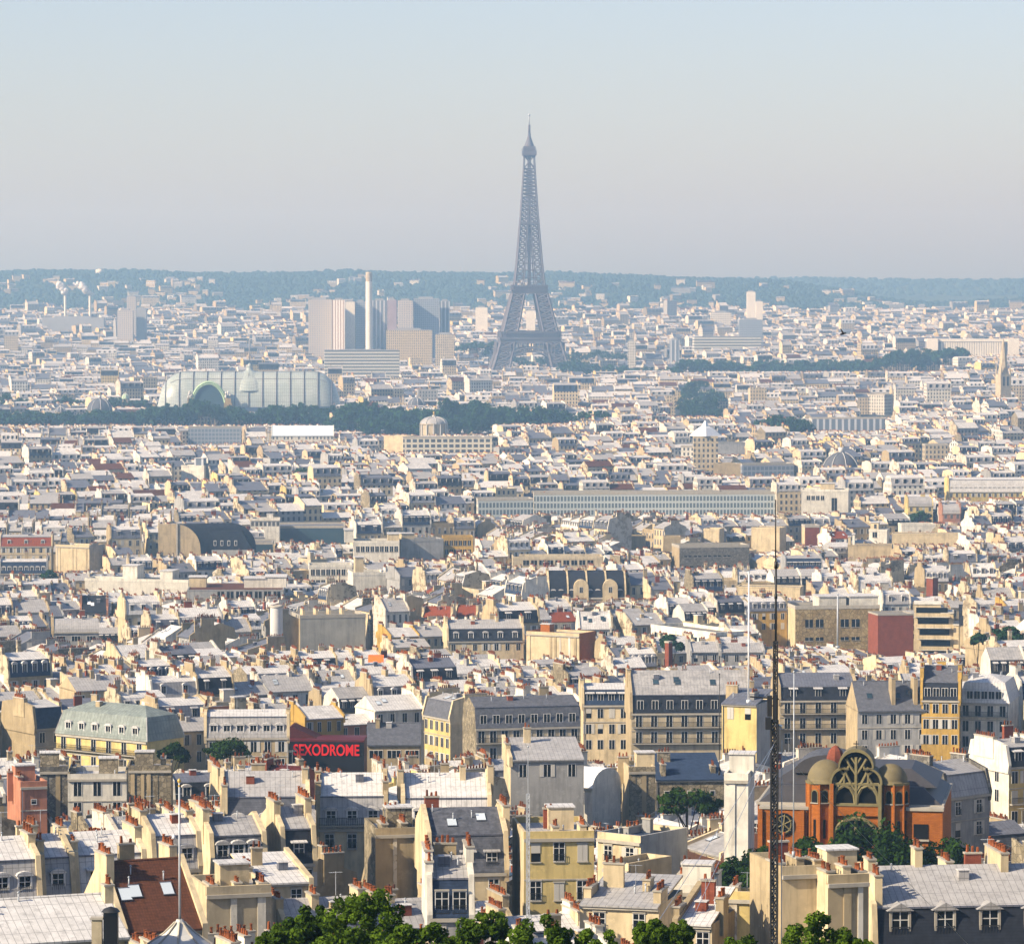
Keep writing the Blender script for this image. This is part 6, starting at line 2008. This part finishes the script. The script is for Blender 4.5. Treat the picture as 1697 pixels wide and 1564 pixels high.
# ---- the rest of the city as one mass ----
class Mass:
    def __init__(s):
        s.V, s.L, s.T, s.M, s.U, s.C = [], [], [], [], [], []
        s.nv = 0; s.names = []
    def mi(s, m):
        if m not in s.names: s.names.append(m)
        return s.names.index(m)
    def template(s, mb):
        V = np.asarray(mb.v, np.float32)
        L = np.fromiter((i for f in mb.f for i in f), np.int32)
        Tt = np.asarray([len(f) for f in mb.f], np.int32)
        M_ = np.asarray([s.mi(m) for m in mb.m], np.int32)
        nor = np.zeros((len(mb.f), 3), np.float32)
        for i, f in enumerate(mb.f):
            a, b, c = V[f[0]], V[f[1]], V[f[2]]
            n = np.cross(b - a, c - a); ln = np.linalg.norm(n)
            if ln < 1e-9 and len(f) > 3: n = np.cross(V[f[2]] - V[f[1]], V[f[3]] - V[f[1]]); ln = np.linalg.norm(n)
            nor[i] = n / max(ln, 1e-9)
        U = auto_uv(V[L], np.repeat(nor, Tt, 0))
        return V, L, Tt, M_, U
    def add(s, t, x, y, z, yaw, sx, sy, sz, tint, h0):
        V, L, Tt, M_, U = t
        c, n = math.cos(yaw), math.sin(yaw)
        px = V[:, 0] * sx; py = V[:, 1] * sy
        P = np.stack([x + c * px - n * py, y + n * px + c * py, z + V[:, 2] * sz], 1)
        s.V.append(P.astype(np.float32)); s.L.append(L + s.nv); s.T.append(Tt); s.M.append(M_); s.U.append(U * np.array([sx, sz], np.float32)); s.C.append(np.full(len(Tt), tint, np.float32))
        s.nv += len(V)
    def build(s, name):
        V = np.concatenate(s.V); L = np.concatenate(s.L); Tt = np.concatenate(s.T); M_ = np.concatenate(s.M); U = np.concatenate(s.U); C = np.concatenate(s.C)
        me = bpy.data.meshes.new(name)
        me.vertices.add(len(V)); me.vertices.foreach_set('co', V.ravel())
        me.loops.add(len(L)); me.loops.foreach_set('vertex_index', L.astype(np.int32))
        st_ = np.concatenate([[0], np.cumsum(Tt)[:-1]]).astype(np.int32)
        me.polygons.add(len(Tt)); me.polygons.foreach_set('loop_start', st_)
        for m in s.names: me.materials.append(MATS[m])
        me.polygons.foreach_set('material_index', M_.astype(np.int32))
        me.polygons.foreach_set('use_smooth', np.zeros(len(Tt), bool))
        me.uv_layers.new(name='UVMap').data.foreach_set('uv', U.ravel())
        a = me.attributes.new('tint', 'FLOAT', 'FACE'); a.data.foreach_set('value', C)
        me.update(calc_edges=True)
        o = bpy.data.objects.new(name, me); COL.objects.link(o)
        print(name, len(Tt), 'faces')
        return o

mass = Mass()
# detailed templates for the nearer part
TD, TF = [], []
for i in range(64):
    rng = random.Random(900 + i)
    W, kw = style(rng, i % 3 > 0)
    if kw.get('dorm'): kw['dorm'] = rng.choice([2, 3, 4]); kw['dstyle'] = rng.choice(['round', 'shed', 'shedl'])
    if kw['roof'] == 'gable' and rng.random() < .5: kw['sky'] = 2; kw['skym'] = rng.choice(['sky_glass', 'dark_glass'])
    nodes, top = gen_house(rng, w=12, d=11, h=17, lod=2, rows=2, fins=(rng.random() < .85, rng.random() < .8), rise=None if kw['roof'] != 'mansard' else rng.uniform(.8, 2), base=9, **kw)
    TD.append(mass.template(flatten(nodes)))
for i in range(60):
    rng = random.Random(1900 + i)
    W, kw = style(rng, True)
    kw.pop('dorm', None)
    kw['W'] = kw['W'].replace('wall_', 'far_'); kw['S'] = kw['S'].replace('wall_', 'far_') if rng.random() < .3 and kw['S'].replace('wall_', 'far_') in MATS else kw['S']
    nodes, top = gen_house(rng, w=14, d=12, h=17, lod=3, rows=0, fins=(rng.random() < .7, rng.random() < .7), base=9, **kw)
    mb = flatten(nodes)
    if kw['roof'] == 'mansard':
        for k in range(4): mb.box(-6 + k * 3.6 + .5, -6 + k * 3.6 + 1.9, .1, 1.6, 17.3, 19.4, 'frame_white', front='pane', top='zinc_light', bottom=False)
    TF.append(mass.template(mb))

rngm = random.Random(5)
for (x, y, yaw, w, d, h, g, px, py) in rest:
    mass.add(rngm.choice(TD), x, y, g, yaw, w / 12, d / 11, h / 17, rngm.random(), h)
mid_c = candidates(districts(1000, 1750, 130), 1000, 1750, (6.5, 12.5), (8.5, 11.5), 4.5, 8.5)
far_c = candidates(districts(1750, 3300, 260), 1750, 3300, (8.5, 18), (10, 13), 6, 12) + candidates(districts(3300, 6900, 420), 3300, 6900, (11, 26), (11, 15), 8, 17)
def city(cands, temps, hs, k, tw, td, skip=0.03):
    for (x, y, yaw, w, d, hb) in cands:
        if rngm.random() < skip: continue
        if k and not free(obb(x, y, yaw, w, d), k): continue
        g = gzf(x, y)
        h = max(8, hs + hb + rngm.gauss(0, 2.3))
        if y > 2600 and rngm.random() < .03: h += rngm.uniform(5, 14)
        if y > 5000: h *= rngm.uniform(.6, 1.15)
        px, py = proj(x, y, g + h)
        pw = (w + d) * F / y / 2
        zc = ceiling_at(px - pw * .8, px + pw * .8, y)
        ztop = g + h * 1.22
        if ztop > zc: h = (zc - g) / 1.22
        if h < 4: continue
        mass.add(rngm.choice(temps), x, y, g, yaw, w / tw, d / td, h / 17, rngm.random(), h)
city(mid_c, TD, 17.5, .9, 12, 11)
city(far_c, TF, 18, .8, 14, 12)
# hillside suburbs
for i in range(1000):
    y = 6900 + 1500 * rngm.random() ** 1.6
    x = rngm.uniform(-.135, .135) * y
    if math.sin(x / 130 + y / 400) + math.sin(x / 57 + 1) + rngm.gauss(0, .8) < .4: continue
    big = rngm.random() < .08
    w, h = (rngm.uniform(22, 40), rngm.uniform(12, 20)) if big else (rngm.uniform(9, 20), rngm.uniform(7, 13))
    mass.add(rngm.choice(TF), x, y, gzf(x, y), R(rngm.uniform(-15, 30)), w / 14, 1.0, h / 17, rngm.random(), h)
city_o = mass.build('distant_houses')
tag(city_o, 'dense pale mass of far houses with grey roofs stretching to the wooded hills', 'houses', kind='stuff')

# woods on the far hills
wm = Mass()
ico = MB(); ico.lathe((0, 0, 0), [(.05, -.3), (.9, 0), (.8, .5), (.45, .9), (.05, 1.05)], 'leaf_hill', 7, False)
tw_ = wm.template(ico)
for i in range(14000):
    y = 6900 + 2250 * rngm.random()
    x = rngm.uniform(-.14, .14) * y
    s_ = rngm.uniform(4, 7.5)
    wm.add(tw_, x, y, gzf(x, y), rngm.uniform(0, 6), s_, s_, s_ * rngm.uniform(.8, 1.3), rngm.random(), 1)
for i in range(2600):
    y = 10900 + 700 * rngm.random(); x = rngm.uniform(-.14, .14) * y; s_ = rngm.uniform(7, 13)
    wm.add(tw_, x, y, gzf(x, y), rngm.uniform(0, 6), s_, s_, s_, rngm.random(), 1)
wo = wm.build('hill_woods')
tag(wo, 'wooded blue green hillside closing the view along the horizon', 'woods', kind='stuff')
pt = at(766, 444, 9000)
pole_root = thing('hilltop_mast', 'faint thin mast on the ridge just left of the iron tower', 'mast', (pt.x, 9000, pt.z - 6))
m = MB(); m.tube((0, 0, -4), (0, 0, 34), 1.1, 'steel', 5, .5); m.build('shaft', pole_root)
pt = at(165, 452, 8600)
wr = thing('water_tower', 'pale water tower on the wooded ridge at the far left', 'water tower', (pt.x, 8600, gzf(pt.x, 8600)))
hh = pt.z - gzf(pt.x, 8600) + 6
m = MB(); m.lathe((0, 0, 0), [(4, -3), (3.4, hh - 12)], 'tower_pale', 10); m.build('shaft', wr)
m = MB(); m.lathe((0, 0, 0), [(3.4, hh - 12), (8.5, hh - 6), (8.5, hh), (2, hh + 2)], 'tower_pale', 12); m.build('tank', wr)

# ------------------------------------------------------------------ haze
def build_haze():
    m = MB(); m.box(-3250, 3250, -290, 12380, -40, 342, 'haze')
    hz = bpy.data.materials.new('haze'); hz.use_nodes = True
    t = hz.node_tree
    t.nodes.remove(t.nodes['Principled BSDF'])
    pv = t.nodes.new('ShaderNodeVolumePrincipled')
    pv.inputs['Color'].default_value = (.42, .70, 1.0, 1)
    pv.inputs['Density'].default_value = HAZE_DENSITY
    pv.inputs['Absorption Color'].default_value = (1, 1, 1, 1)
    pv.inputs['Anisotropy'].default_value = 0.36
    t.links.new(pv.outputs[0], t.nodes['Material Output'].inputs['Volume'])
    hz.cycles.homogeneous_volume = True
    MATS['haze'] = hz
    o = m.build('haze')
    o['kind'] = 'stuff'
HAZE_DENSITY = 1.3e-4
build_haze()

print('objects', len(bpy.data.objects), 'near houses', NIND[0], 'sites', len(sites), 'rest', len(rest))
